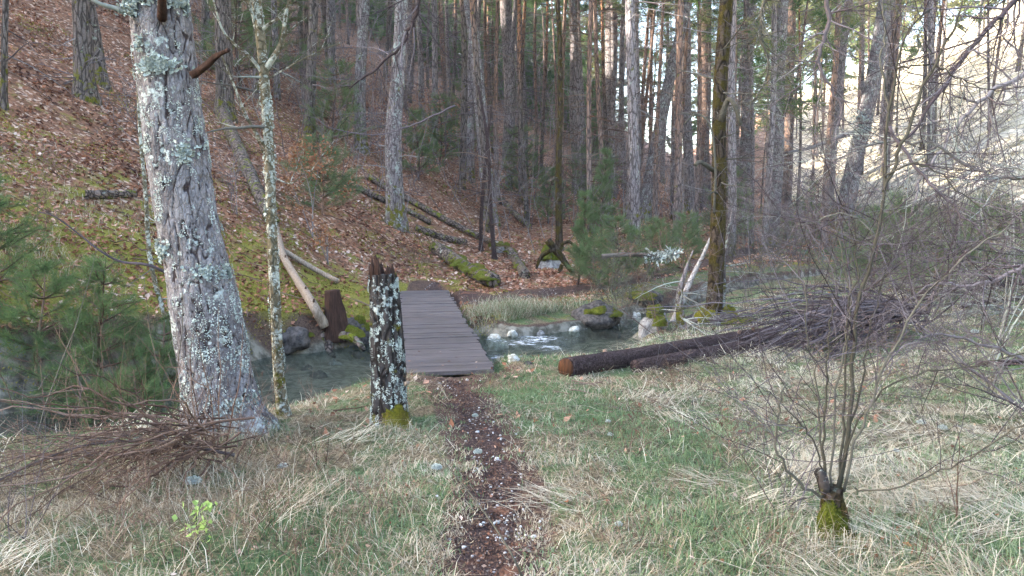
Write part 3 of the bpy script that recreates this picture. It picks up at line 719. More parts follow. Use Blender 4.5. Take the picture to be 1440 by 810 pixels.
# ================================================================== LOGS AND DEADWOOD
def log(name, label, pts, w, mat, cat="log", group=None, k=14, cut=None, moss=None, embed=0.3, lift=(0, 0), taper=0.85, knots=0, depths=None, n=24, rough=0.05, twigs=0, shag=0):
    P = []
    for a, p in enumerate(pts):
        q = gp(*p) if depths is None else at(*p, depths[a]); P.append(q)
    P = np.array(P); r = w/2*np.mean(P[:, 1])/F
    if depths is None: P[:, 2] += r*(1-embed) + np.linspace(lift[0], lift[1], len(P))
    t = thing(name, label, cat, P[0], group); S_ = smooth_path(P, n); rr = r*np.linspace(1, taper, n)
    mb = MB(); ph = rng.uniform(0, 6)
    tube(mb, S_, rr, k, rfun=lambda i, th, P_: 1 + rough*vnoise(np.cos(th)*2+ph, np.sin(th)*2, i*0.6) + rough*0.6*vnoise(np.cos(th)*5, np.sin(th)*5+ph, i*1.7))
    mb.build("stem", mat, t)
    if cut:
        T = S_[0]-S_[1]; T /= np.linalg.norm(T); cb = MB(); tube(cb, np.array([S_[0]-T*0.01, S_[0]+T*0.012]), [r*0.93, r*0.9], 20); cb.build("cut_end", cut, t)
    if shag:
        fl = MB(); ii = rng.integers(n//2, n, 260); flakes(fl, S_[ii]+rng.normal(size=(260, 3))*r*1.1, rng.normal(size=(260, 3)), .03, .9); fl.build('lichen', M_LICH, t)
    if knots or twigs:
        kb = MB()
        for _ in range(knots):
            i = int(rng.integers(1, n-2)); a = rng.uniform(0, 6.28); d = np.array([math.cos(a)*.3, math.sin(a)*.3-.3, 0.9]); tube(kb, np.array([S_[i], S_[i]+d*(rr[i]+0.04)]), [r*.3, r*.2], 7)
        for _ in range(twigs):
            i = int(rng.integers(2, n-1)); d = rvec(); d[2] = abs(d[2])*.8; grow(kb, S_[i], d, 0.5*rng.uniform(.5, 1.6), 0.008, 1, 0.3, 0, 3, seg=5)
        kb.build("branch_stubs", T_BROWN, t)
    if moss:
        ms = MB()
        for (u0, u1, cnt, sz) in [moss]:
            for _ in range(cnt):
                i = int(rng.uniform(u0, u1)*(n-1)); cushion(ms, S_[i]+np.array([rng.normal()*r*0.4, rng.normal()*r*0.4, rr[i]*0.45]), sz*rng.uniform(.7, 1.4), sz*rng.uniform(.4, .8), rng.integers(99), 90)
        ms.build("moss", M_MOSSG, t)
    return t, S_, rr
log("cut_log", "dark wet log with a sawn orange end, lying in the grass right of the bridge", [(796, 528), (900, 510), (1000, 491), (1085, 476)], 26, B_LOG, cut=W_CUT, k=26, n=50, knots=3, rough=0.06)
log("split_log", "half-hidden second log lying against the right side of the sawn log", [(894, 524), (960, 511), (1030, 497), (1110, 482)], 20, B_LOG, k=16, n=30, rough=0.1)
log("fallen_log", "dark bare log sliding down the bank behind the thin lichened stem", [(312, 165), (330, 205), (352, 255), (384, 322)], 19, B_OLDLOG, embed=0.1, rough=0.1, depths=None)
log("bare_log", "pale barkless log leaning down to the stream with a cut lower end", [(458, 476), (438, 440), (418, 405), (398, 368), (388, 330)], 12, W_PALE, cut=W_CUT, embed=0, lift=(0.10, 0.05), rough=0.14, knots=3)
log("bare_branch", "thin pale dead branch running from the pale log to the rotten stump", [(400, 362), (430, 380), (455, 394), (476, 404)], 8, W_PALE, cat="branch", embed=-1.2, rough=0.08)
log("mossy_log", "thick rotten log under bright green moss at the foot of the slope", [(612, 356), (640, 376), (668, 394), (695, 406)], 21, B_OLDLOG, moss=(0, 1, 26, 0.17), rough=0.15, embed=0.1)
log("fallen_log", "long slim dark log running down the leafy slope past the grey pine", [(500, 268), (530, 282), (565, 297), (606, 318)], 9, B_OLDLOG, embed=-0.1, rough=0.08)
log("fallen_log", "longest fallen stem crossing the leafy slope from upper left to the mossy boulders", [(518, 254), (575, 286), (640, 322), (690, 345), (716, 356)], 9, B_OLDLOG, embed=-0.3, rough=0.08, moss=(0.5, 1, 7, 0.08))
log("fallen_log", "short fallen stem between the leaning pale tree and the mossy sapling", [(706, 286), (722, 303), (744, 322)], 9, B_OLDLOG, embed=0, rough=0.1)
log("fallen_log", "broken stem lying low under the long fallen stem", [(585, 325), (622, 338), (655, 345)], 10, B_OLDLOG, embed=0.1, rough=0.15)
log("mossy_log", "short mossy stub pointing at the stream beside the mossy log", [(716, 358), (728, 375), (738, 392)], 15, B_OLDLOG, moss=(0, .8, 9, 0.12), rough=0.15)
log("snag_branch", "bare silver-grey dead limb leaning over beside the mossy brown tree", [(944, 462), (958, 425), (974, 388), (990, 356), (1002, 328)], 11, W_GREY, cat="dead branch", depths=[13.2, 13.2, 13.3, 13.4, 13.5], rough=0.25, k=10, twigs=9, taper=.3)
log("lichened_branch", "horizontal dead branch with a shaggy white lichen end by the junipers", [(846, 360), (890, 358), (930, 360), (952, 356)], 6, T_LICH, cat="dead branch", depths=[15, 15, 15, 15], taper=.9, twigs=16, rough=.4, shag=1)
log("fallen_branch", "brown fallen pole lying across the grass behind the brush heap", [(1296, 428), (1345, 418), (1400, 410), (1470, 402)], 13, B_LOG, cat="branch", embed=-0.6, twigs=7)
log("fallen_branch", "reddish pole lying just in front of the brown pole at the right edge", [(1352, 436), (1400, 428), (1475, 420)], 8, B_LOG, cat="branch", embed=-0.4, twigs=5)
log("fallen_branch", "short dark log lying in pale grass at the right edge", [(1372, 516), (1420, 514), (1480, 511)], 10, B_LOG, cat="log", embed=0.2)
log("fallen_branch", "dark rotten piece of wood on the mossy slope left of the big pine", [(120, 280), (160, 279), (190, 277)], 13, B_OLDLOG, cat="log", embed=0.2, rough=0.3)
log("leaning_trunk", "rusty dead trunk leaning right over the meadow behind the tangled shrub", [(1205, 392), (1260, 320), (1330, 262)], 9, B_RED, cat="dead trunk", depths=[22, 22, 22])
log("leaning_trunk", "brown bare pole slanting up behind the brush heap to the right", [(1296, 440), (1330, 392), (1362, 352)], 8, B_RED, cat="dead trunk", depths=[11.5, 11.5, 11.5])

# rotten stump on the far bank, upturned roots, mossy rocks
def rotten_stump():
    base = gp(472, 474); Yb = base[1]; sc = Yb/F
    t = thing("rotten_stump", "reddish rotten stump standing on the far bank left of the bridge", "tree stump", base); mb = MB()
    P = np.array([at(474, 480, Yb), at(470, 440, Yb), at(467, 408, Yb)]); S_ = smooth_path(P, 20)
    tube(mb, S_, np.linspace(18, 11, 20)*sc, 24, rfun=lambda i, th, P_: 1+0.22*vnoise(np.cos(th)*2, np.sin(th)*2, i*0.06)+0.12*vnoise(np.cos(th)*6, np.sin(th)*6, i*.2)); mb.build("stem", W_ROT, t)
    mb = MB()
    for (a, b_, c_) in [((455, 470), (445, 490), (420, 500)), ((480, 470), (500, 478), (512, 492)), ((466, 472), (462, 490), (470, 502))]:
        tube(mb, smooth_path([at(*a, Yb-.05), at(*b_, Yb-.2), at(*c_, Yb-.35)], 10), np.linspace(9, 3, 10)*sc, 7)
    mb.build("roots", B_OLDLOG, t); ms = MB(); cushion(ms, at(492, 468, Yb), 0.2, 0.14, 5); cushion(ms, at(452, 468, Yb), 0.12, 0.1, 6); ms.build("moss", M_MOSS, t)
rotten_stump()
def rock(name, label, px, py, w, h, mat, moss=None, seed=1, cat="rock", sink=0.3, depth=None, group=None):
    c = gp(px, py) if depth is None else at(px, py, depth); sc = c[1]/F; r = w/2*sc; hh = h*sc
    t = thing(name, label, cat, c, group); mb = MB(); nu, nv = 26, 18
    u = np.arange(nu)*2*np.pi/nu; v = np.linspace(-1.2, np.pi/2, nv)
    x = np.cos(u)[None]*np.cos(v)[:, None]; y = np.sin(u)[None]*np.cos(v)[:, None]; z = np.sin(v)[:, None]*np.ones((1, nu))
    k = 1 + 0.35*fbm(x*1.3+seed*5.1, y*1.3, z*1.3, 4); k2 = np.round(k*6)/6; k = 0.6*k + 0.4*k2
    V = np.stack([c[0]+x*r*k, c[1]+y*r*k, c[2]+z*hh*k*0.9 - hh*sink*0.2], -1).reshape(-1, 3)
    i = np.arange(nv-1)[:, None]*nu; j = np.arange(nu)[None]
    mb.add(V, None, np.stack([i+j, i+(j+1) % nu, i+nu+(j+1) % nu, i+nu+j], -1).reshape(-1, 4), 0.5); mb.build("stone", mat, t)
    if moss:
        ms = MB()
        for _ in range(moss): cushion(ms, c + np.array([rng.normal()*r*0.4, rng.normal()*r*0.4-r*0.2, hh*rng.uniform(.35, .7)]), r*rng.uniform(.35, .6), hh*rng.uniform(.25, .45), rng.integers(99), 160)
        ms.build("moss", M_MOSSG, t)
    return t
def stone(name, a, bcol):
    m, nt, b = new_mat(name); g = G(nt); v = g.coord("Object"); n = g.noise(v, 14, 5, 0.7)
    g.put(b.inputs["Base Color"], g.mix(g.ramp(n, .35, .65), a, bcol)); g.bump(b, n, 0.8, 0.03); return m
ST_PALE = stone("pale_limestone", (0.24, 0.23, 0.18), (0.50, 0.50, 0.46)); ST_GREY = stone("grey_stone", (0.12, 0.115, 0.11), (0.30, 0.29, 0.28)); ST_DARK = stone("dark_wet_stone", (0.03, 0.028, 0.028), (0.10, 0.09, 0.085))
rock("stream_stone", "pale stone breaking the stream just right of the bridge", 697, 490, 32, 22, ST_PALE, None, 3)
rock("mossy_rock", "rock capped with bright lime moss beside the silver dead limb", 918, 462, 40, 34, ST_GREY, 7, 4)
rock("stream_stone", "small dark stone in the shallow water left of the bridge", 448, 530, 22, 8, ST_DARK, None, 5)
rock("mossy_rock", "mossy boulder at the foot of the thin mossy sapling", 772, 376, 30, 34, ST_GREY, 5, 6)
rock("mossy_rock", "squat mossy boulder between the mossy log and sapling", 700, 352, 26, 16, ST_GREY, 4, 8)
rock("stream_stone", "grey stone at the water's edge below the rapids", 722, 506, 16, 9, ST_PALE, None, 9)
rock("stream_stone", "pale stone in the rapids upstream of the bank tuft", 805, 466, 20, 9, ST_PALE, None, 10)
rock("stream_stone", "dark wet stump-like stone on the near bank by the bent mossy twigs", 853, 470, 36, 22, ST_DARK, None, 11)
rock("stream_stone", "white stone under the bare shrub near the lime mossy rock", 893, 452, 18, 16, ST_PALE, None, 12)
rock("bank_stone", "dark boulder overhung by the far bank left of the bridge", 500, 470, 34, 30, ST_DARK, 2, 13)
rock("bank_stone", "dark boulder at the foot of the far bank beside the thin lichened stem", 415, 480, 40, 20, ST_DARK, 2, 14)
def root_plate():
    base = gp(792, 384); Yb = base[1]; t = thing("upturned_root", "black upturned root curling at the foot of the thin mossy sapling", "tree root", base); mb = MB()
    for pts, w in [(((770, 338), (782, 352), (794, 368), (806, 384)), 13), (((778, 350), (762, 360), (754, 378)), 8), (((786, 345), (800, 340), (812, 350)), 6), (((790, 372), (786, 384), (780, 392)), 7)]:
        S_ = smooth_path([at(*p, Yb) for p in pts], 12); tube(mb, S_, np.linspace(w, w*.4, 12)*Yb/F/2, 8, rfun=lambda i, th, P_: 1+.2*vnoise(np.cos(th)*3, np.sin(th)*3, i*.5))
    mb.build("root", B_MOSSY, t)
root_plate()

# ================================================================== NAMED TREES OF THE MIDDLE DISTANCE
TT = [
 ("pine_tree", "straight lichen-grey pine rising behind the upper end of the fallen dark logs", [(556, 318), (555, 200), (561, 100), (563, -30)], 25, 16, B_PALE, dict(seed=2)),
 ("pine_tree", "slender pale trunk leaning left halfway up the leafy slope, thinner than its neighbours", [(690, 312), (684, 230), (673, 130), (656, -30)], 20, 13, B_PALE, dict(seed=3, dead=14)),
 ("pine_tree", "smooth violet-grey pine standing just right of the slender leaning trunk", [(717, 242), (716, 120), (711, -30)], 17, 15, B_PINE, dict(seed=4, dead=20)),
 ("pine_tree", "clean straight grey pine behind the junipers, right of centre", [(890, 306), (891, 160), (890, -30)], 22, 17, B_PINE, dict(seed=5, dead=22)),
 ("pine_tree", "lichen-speckled trunk leaning sharply right from beside the clean straight grey pine", [(903, 308), (921, 210), (945, 100), (974, -30)], 20, 12, B_PALE, dict(seed=6, dead=14)),
 ("pine_tree", "mid-slope pine with pale lichen low on its trunk, behind the thin mossy sapling", [(812, 272), (808, 150), (806, -30)], 16, 12, B_PINE, dict(seed=7, dead=24)),
 ("pine_tree", "broad dusky pine trunk between mossy sapling and clean grey pine", [(852, 262), (857, 130), (862, -30)], 18, 17, B_PINE, dict(seed=8, dead=24)),
 ("pine_tree", "greenish lichened trunk on the slope left of the straight lichen-grey pine", [(508, 212), (508, 110), (513, -30)], 17, 13, B_PALE, dict(seed=9, dead=22)),
 ("pine_tree", "brown-grey trunk above the rusty-leaved beech sapling", [(436, 192), (438, 100), (441, -30)], 14, 12, B_DARK, dict(seed=10, dead=16)),
 ("pine_tree", "dark pine standing high on the leafy hill in the upper left corner", [(122, 138), (117, 70), (110, -30)], 26, 21, B_DARK, dict(seed=11, dead=22)),
 ("pine_tree", "slimmer dark companion leaning close beside the pine of the upper left corner", [(146, 122), (135, 60), (120, -30)], 16, 13, B_DARK, dict(seed=12, dead=14)),
 ("pine_tree", "dark trunk from whose foot a bare log slides down the bank", [(316, 164), (313, 80), (314, -30)], 24, 20, B_DARK, dict(seed=13, dead=18)),
 ("mossy_tree", "brown trunk furred with ochre moss, right of centre with a crooked dead limb", [(1000, 452), (1006, 380), (1012, 250), (1013, 140), (1024, -40)], 24, 18, B_MOSSY, dict(seed=14, dlo=.18, dead=12, deadlen=1.0, tmat=T_OLIVE, kk=20)),
 ("mossy_sapling", "thin straight sapling coated in dark moss behind the stream, in the centre", [(786, 352), (786, 240), (788, 120), (783, -30)], 11, 6, B_MOSSY, dict(seed=15, dead=16, deadlen=1.5, tmat=T_OLIVE, crown=False, top=9)),
 ("pine_tree", "lichen-blotched grey pine just right of the ochre mossy trunk", [(1044, 330), (1050, 170), (1056, -30)], 18, 15, B_PALE, dict(seed=16, dead=26)),
 ("pine_tree", "rough grey trunk bearing a short broken black limb, right of the lichen-blotched pine", [(1086, 345), (1092, 190), (1100, -30)], 22, 17, B_PALE, dict(seed=17, dead=34, deadlen=1.6, tmat=T_LICH)),
 ("pine_tree", "plain reddish trunk behind and touching the rough grey trunk's right side", [(1106, 300), (1110, 150), (1114, -30)], 13, 11, B_RED, dict(seed=18, dead=16)),
 ("pine_tree", "straight violet trunk immediately left of the ochre mossy trunk", [(970, 300), (966, 150), (963, -30)], 14, 12, B_PINE, dict(seed=19, dead=16)),
 ("pine_tree", "straight reddish trunk seen just beside the ochre mossy trunk, half behind it", [(991, 290), (991, 140), (994, -30)], 16, 13, B_RED, dict(seed=20, dead=16)),
 ("pine_tree", "stout grey pine leaning right with a shaggy lichen collar and one long bare bough", [(1184, 305), (1206, 215), (1226, 120), (1254, -40)], 25, 20, B_PALE, dict(seed=21, dead=30, deadlen=1.5, tmat=T_LICH)),
 ("pine_tree", "slim dark pine standing left of the stout right-leaning pine", [(1163, 292), (1176, 150), (1197, -30)], 14, 10, B_PINE, dict(seed=22, dead=20)),
 ("birch_sapling", "slim crooked stem crusted white with lichen, between the big pine and the bare log", [(404, 584), (393, 530), (388, 430), (383, 330), (379, 225), (371, 110), (362, 20), (352, -60)], 17, 12, B_SAP, dict(seed=23, dlo=.49, dead=4, deadlen=0.6, tmat=T_LICH, crown=False, top=7, kk=16, twig=2)),
 ("mossy_tree", "short crooked lichened stem growing from a moss-covered foot by the lime mossy rock", [(962, 462), (956, 420), (963, 385), (975, 352)], 13, 2, B_PALE, dict(seed=24, dead=12, deadlen=0.8, tmat=T_LICH, crown=False, top=0)),
 ("mossy_tree", "pale stem with a mossy foot close to the right of the ochre mossy trunk", [(1012, 448), (1015, 400), (1018, 360), (1030, 290)], 14, 2, B_PALE, dict(seed=25, dead=12, deadlen=0.8, tmat=T_LICH, crown=False, top=0)),
 ("pine_tree", "dusky trunk at the very top left edge above the dead leaning branches", [(3, 150), (6, 60), (8, -30)], 10, 8, B_DARK, dict(seed=26, dead=10)),
 ("sapling", "bent grey sapling leaning out on the far bank just left of the big pine", [(248, 470), (214, 380), (205, 270), (197, 180), (193, 80)], 8, 3, B_SAP, dict(seed=27, dead=8, deadlen=0.6, tmat=T_LICH, crown=False, top=0)),
 ("sapling", "thin reddish sapling with upswept twigs in front of the slender leaning trunk", [(696, 364), (690, 290), (686, 200), (672, 120)], 7, 3, B_LOG, dict(seed=28, dead=18, deadlen=1.1, tmat=T_BROWN, crown=False, top=0)),
 ("sapling", "second thin brown sapling rising right beside the reddish sapling", [(676, 352), (678, 290), (684, 210), (690, 150)], 6, 3, B_LOG, dict(seed=29, dead=14, deadlen=1.0, tmat=T_BROWN, crown=False, top=0)),
]
HERO = []
for nm, lb, pts, w0, w1, bm, kw in TT:
    t, S_, rr = traced_tree(nm, lb, pts, w0, w1, bm, **kw); HERO.append((float(t.location[0]), float(t.location[1])))
    if "one long bare bough" in lb or "short broken black limb" in lb or "ochre moss" in lb or "crusted white" in lb:
        Yb = float(t.location[1]); lm = MB()
        if "bough" in lb:
            P = smooth_path([at(1208, 184, Yb), at(1170, 196, Yb-.4), at(1140, 208, Yb-.8), at(1108, 214, Yb-1.1)], 12); tube(lm, P, np.linspace(.11, .05, 12), 8)
            for k in range(3, 12): grow(lm, P[k], np.array([-.7, -.2, rng.uniform(-.5, .5)]), 1.4, .02, 2, .3, 0, 4)
            lm.build("bough", T_GREY, t); fl = MB(); p = at(1212, 178, Yb-.3)+rng.normal(size=(240, 3))*np.array([.22, .1, .4]); flakes(fl, p, rng.normal(size=(240, 3))+np.array([0, -1, 0.]), .06, .8); fl.build("lichen", M_LICH, t)
        elif "black limb" in lb:
            P = smooth_path([at(1096, 175, Yb-.1), at(1106, 150, Yb-.3), at(1114, 132, Yb-.4), at(1126, 122, Yb-.5)], 10); tube(lm, P, np.linspace(.12, .07, 10), 8); lm.build("broken_limb", B_LOG, t)
        elif "ochre" in lb:
            P = smooth_path([at(1013, 170, Yb-.1), at(1024, 140, Yb-.2), at(1034, 150, Yb-.3), at(1042, 178, Yb-.3)], 10); tube(lm, P, np.linspace(.05, .03, 10), 7)
            P = smooth_path([at(1004, 300, Yb-.1), at(1006, 240, Yb-.25), at(1000, 180, Yb-.3), at(980, 160, Yb-.3), at(962, 175, Yb-.3)], 14); tube(lm, P, np.linspace(.022, .01, 14), 6)
            P = smooth_path([at(1004, 240, Yb-.1), at(985, 228, Yb-.4), at(978, 232, Yb-.5)], 8); tube(lm, P, np.linspace(.04, .03, 8), 7)
            lm.build("crooked_limb", T_OLIVE, t); ms = MB()
            for k in range(5): cushion(ms, np.array(t.location)+np.array([rng.normal()*.12, rng.normal()*.1-.1, 0.05]), .18, .2, k, 120)
            ms.build("moss", M_MOSSY, t)
        else:
            for pts, w in [([(374, 110), (352, 80), (330, 62), (312, 40), (300, 0)], .03), ([(379, 215), (362, 190), (345, 160), (325, 110), (312, 78)], .03), ([(372, 100), (396, 60), (402, 20), (414, -20)], .05),
                           ([(378, 110), (410, 92), (440, 76), (478, 60)], .014), ([(366, 44), (384, 30), (404, 22)], .03), ([(383, 245), (350, 170), (330, 140)], .014), ([(386, 250), (410, 258), (432, 240), (450, 250)], .012), ([(360, 40), (352, 10), (340, -20)], .03)]:
                P = smooth_path([at(*p, Yb - 0.05*k) for k, p in enumerate(pts)], 14); tube(lm, P, np.linspace(w*.55, w*.22, 14), 7)
                for k in range(4, 13, 3): grow(lm, P[k], rvec()*.7+(P[k]-P[k-1])*8, .35, .005, 1, .3, 0, 3)
            lm.build("bare_crown", B_SAP, t)
            fl = MB(); lichen_flakes(fl, S_, rr+.002, 1500, .008, .15, 9, 0.1, .95); fl.build("lichen", M_LICH, t)

# ================================================================== THE FOREST BEHIND
protos = []
RMIN[0] = .0055
def far_pine(seed, h, r, c0, mats, cr=2.2, tufts=260, dead=62):
    tr, db, cw, cl = pine_parts(h, r*.74, seed, c0, 0.015, cr=cr, tufts=tufts, dead=dead)
    return pine("pine_tree", "pine", (0, 0, 0), (tr, db, cw, cl), None, mats)
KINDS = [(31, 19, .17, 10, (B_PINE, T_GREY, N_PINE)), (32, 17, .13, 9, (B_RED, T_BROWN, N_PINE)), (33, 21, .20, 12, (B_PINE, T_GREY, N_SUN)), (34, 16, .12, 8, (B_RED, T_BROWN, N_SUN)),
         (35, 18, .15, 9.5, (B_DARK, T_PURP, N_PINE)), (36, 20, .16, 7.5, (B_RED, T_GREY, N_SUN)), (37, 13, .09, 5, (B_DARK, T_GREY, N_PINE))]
protos = [far_pine(*k) for k in KINDS]; RMIN[0] = .0011
first = [True]*len(protos)
ZL = {0: ("slim dark pine among the crowd of trunks on the hillside at upper left", "pines crowding the upper left hillside"),
      1: ("tall distant pine trunk among the dense stand behind the centre of the slope", "pines standing densely behind the centre"),
      2: ("slim distant pine against bright sky between the centre and the ochre mossy trunk", "pines against the bright sky"),
      3: ("spindly pine on the bright valley side at upper right", "pines on the bright valley side")}
taken = list(HERO)
q = np.random.default_rng(11); cnt = 0; tries = 0
while cnt < 285 and tries < 20000:
    tries += 1
    y = math.exp(q.uniform(math.log(24), math.log(125))); a = q.uniform(-0.70, 0.74)
    x = a*y
    px = 720 + F*x/y
    if 580 < px < 680 and y < 27: continue
    if px > 1040 and q.random() < 0.45: continue
    if px > 1180 and y < 38: continue
    if 420 < px < 800 and y > 75 and q.random() < .4: continue
    if px < 420 and y < 26: continue
    if min((x-u)**2+(y-w)**2 for u, w in taken) < (1.0 + y*0.011)**2: continue
    s = float(sdist(np.array(x), np.array(y)))
    if abs(s) < 2: continue
    z = hz(x, y)
    zone = 0 if px < 420 else 1 if px < 800 else 2 if px < 1050 else 3
    w = {0: [.25, .05, .1, .05, .35, 0, .2], 1: [.3, .1, .15, .05, .25, .05, .1], 2: [.15, .25, .2, .15, .1, .1, .05], 3: [.1, .2, .15, .2, .05, .2, .1]}[zone]
    k = int(q.choice(7, p=np.array(w)/sum(w))); sc_ = q.uniform(0.8, 1.25)
    lab, grp = ZL[zone]; tilt = (q.normal()*0.025, q.normal()*0.025)
    if first[k]:
        o = protos[k]; first[k] = False; o.location = (x, y, z); o.rotation_euler = (*tilt, q.uniform(0, 6.28)); o.scale = (sc_,)*3; o["label"] = lab; o["group"] = grp
    else: o = dup(protos[k], (x, y, z), q.uniform(0, 6.28), sc_, lab, grp, tilt)
    taken.append((x, y)); cnt += 1

# far wooded skyline beyond the last trunks, one mass of needles
mb = MB(); n = 7500
ang = rng.uniform(-0.8, 0.85, n); yy = rng.uniform(110, 170, n); xx = ang*yy
zz = H(xx, yy) + rng.beta(1.6, 1.8, n)*17 + 1
k = (xx/yy > 0.02) & (rng.random(n) < sstep(0.02, 0.12, xx/yy)*0.9)
C = np.stack([xx, yy, zz], 1)[~k]; needle_fans(mb, C, 2.0, 12, 0.6, w=0.16)
n = 2600; ang = rng.uniform(-.36, .12, n); yy = rng.uniform(72, 118, n); xx = ang*yy; zz = H(xx, yy) + rng.beta(1.2, 2.0, n)*13 + .3
needle_fans(mb, np.stack([xx, yy, zz], 1), 1.2, 13, 0.6, w=0.12)
o = mb.build("distant_forest", N_PINE)
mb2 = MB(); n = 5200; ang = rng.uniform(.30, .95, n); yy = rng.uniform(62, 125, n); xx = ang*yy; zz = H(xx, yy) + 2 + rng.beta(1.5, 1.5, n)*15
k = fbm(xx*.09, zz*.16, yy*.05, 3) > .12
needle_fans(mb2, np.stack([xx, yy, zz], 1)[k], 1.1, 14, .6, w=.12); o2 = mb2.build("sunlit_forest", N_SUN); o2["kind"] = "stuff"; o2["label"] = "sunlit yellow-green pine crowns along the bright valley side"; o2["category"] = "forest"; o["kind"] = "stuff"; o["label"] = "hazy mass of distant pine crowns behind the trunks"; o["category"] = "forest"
# understorey of bare twigs beyond the slope
mb = MB(); RMIN[0] = .022
for _ in range(260):
    a = rng.uniform(-.34, .16); y = rng.uniform(62, 112); x = a*y
    grow(mb, (x, y, hz(x, y)-.2), (rng.normal()*.25, rng.normal()*.25, 1), rng.uniform(3, 8), .05, 2, .2, .03, 4, .5, (20, 55), seg=5)
RMIN[0] = .006
for _ in range(650):
    a = rng.uniform(-0.45, 0.72)
    if a > .28 and rng.random() < .6: continue
    y = math.exp(rng.uniform(math.log(22), math.log(60))); x = a*y; z = hz(x, y)
    grow(mb, (x, y, z), (rng.normal()*.3, rng.normal()*.3, 1), rng.uniform(1.2, 3.4), .014*y/30, 2, .22, .03, 4, .55, (20, 55), seg=5)
RMIN[0] = .0011
o = mb.build("undergrowth", T_GREY); o["kind"] = "stuff"; o["label"] = "tangle of thin bare saplings under the far pines"; o["category"] = "undergrowth"

# ================================================================== YOUNG CONIFERS, JUNIPERS, RUSTY BEECHES
def conifer(h, wid, seed, per=20, whorls=9, size=0.10, nb=6, jun=False):
    global rng
    keep = rng; rng = np.random.default_rng(seed); st, fo = MB(), MB()
    n = 10; P = np.stack([0.04*h*np.sin(np.linspace(0, 4, n)+seed), 0.04*h*np.cos(np.linspace(0, 3, n)), np.linspace(-0.1, h, n)], 1); P[:, :2] -= P[1, :2]
    tube(st, P, np.linspace(0.012*h+.006, 0.004, n), 6, cap=False)
    for wv in range(whorls):
        t = 0.06 + 0.92*(wv+rng.random()*0.6)/whorls; zz = t*h
        for k_ in range(nb):
            a = rng.uniform(0, 6.28); up = 0.9 if jun else rng.uniform(.05, .5); L = wid*(1-t*0.82)*rng.uniform(.5, 1.15)
            d = np.array([math.cos(a), math.sin(a), up]); c0 = np.array([np.interp(zz, P[:, 2], P[:, 0]), np.interp(zz, P[:, 2], P[:, 1]), zz]); tips = []
            grow(st, c0, d, L, 0.005*h+.002, 1, 0.16, 0.05, 4, 0.55, (25, 50), .3, tips=tips, seg=5)
            for TP, TD in tips:
                m_ = max(2, int(np.linalg.norm(TP[-1]-TP[0])/(size*0.42))); u = np.linspace(0.3, 1, m_)*(len(TP)-1.01); i = u.astype(int); f = (u-i)[:, None]
                C = TP[i]*(1-f)+TP[i+1]*f; D_ = TP[i+1]-TP[i]; D_ /= np.linalg.norm(D_, axis=1, keepdims=True)
                needle_fans(fo, C, size, per, 1.0, D_, w=0.02 if not jun else 0.035)
    rng = keep; return st, fo
def plant_conifer(name, label, p, args, nmat, group=None, rot=0.0, sc=1.0):
    t = thing(name, label, "young conifer" if name != "juniper" else "juniper", (0, 0, 0), group); st, fo = args
    st.build("stem", T_BROWN, t); fo.build("foliage", nmat, t)
    t.location = tuple(p); t.rotation_euler = (0, 0, rot); t.scale = (sc,)*3; return t
cA = conifer(1.75, 0.95, 41, 18, 9, .075, 6); cB = conifer(1.15, 0.85, 42, 18, 7, .075, 6); cJ = conifer(1.9, 0.5, 43, 16, 12, .07, 6, True); cK = conifer(1.5, 1.0, 44, 16, 9, .09, 7)
def on(px, y):   # a spot on the ground in that direction at that distance
    x = (px-720)/F*y; return np.array([x, y, hz(x, y)])
pA = plant_conifer("young_pine", "tallest soft-needled young pine by the water at the left, with a bare upper stem", on(135, 8.3), cA, N_SOFT, None, .4, 1.0)
pB = plant_conifer("young_pine", "bushy low young pine at the left edge of the water", on(40, 8.2), cB, N_SOFT, None, 1.0, 1.1)
dup(pB, on(218, 8.6), 2.2, 0.95, "young pine squeezed between the tall young pine and the big lichened trunk")
dup(pA, on(-8, 8.8), 4.0, 0.95, "young pine cut by the left edge of the view, behind the bushy one")
dup(pB, on(105, 7.7), 3.3, 0.75, "smallest young pine in front of the tall one, low over the stream")
dup(pB, on(190, 7.6), 5.0, 0.62, "sprawling young pine low at the big trunk's left side")
pJ = plant_conifer("juniper", "upright pale green juniper column right of the thin mossy sapling", on(814, 17.2), cJ, N_JUN, None, 0, 1.05)
pK = plant_conifer("juniper", "wide juniper bush below the clean straight grey pine", on(868, 17.5), cK, N_JUN, None, 0, 1.0)
dup(pK, on(915, 18.5), 2.0, 0.95, "juniper bush at the foot of the lichen-speckled leaning trunk")
dup(pK, on(838, 16.6), 4.0, 0.75, "small juniper bush between the column juniper and the wide one")
dup(pJ, on(846, 24), 2.0, 1.5, "thin tall juniper behind the wide juniper bush")
dup(pK, on(960, 20), 1.0, 1.0, "juniper bush left of the ochre mossy trunk, set back")
for i_, (px, y, s_, lb) in enumerate([(455, 18.5, 1.2, "dusky juniper on the bank behind the rusty-leaved beech"), (1230, 18, 1.2, "juniper in the shade behind the brush heap"), (1320, 16.5, 1.1, "juniper behind the tangled bare shrub at right"), (1400, 17.5, 1.4, "juniper near the right edge at the meadow's far side"), (1270, 22, 1.5, "large shaded juniper under the bright slope")]):
    dup(pK, on(px, y), i_*1.3, s_, lb)
for i_, (px, y, s_) in enumerate([(345, 27, 2.2), (395, 30, 2.4), (470, 26, 1.6), (620, 32, 1.6), (590, 28, 1.4), (740, 34, 1.8), (660, 38, 2.0), (830, 36, 2.0), (770, 30, 1.2), (1020, 30, 1.6), (1140, 34, 1.6)]):
    dup(pA, on(px, y), i_*0.9, s_, "young pine growing between the trunks further back in the wood", "young pines under the far trunks")
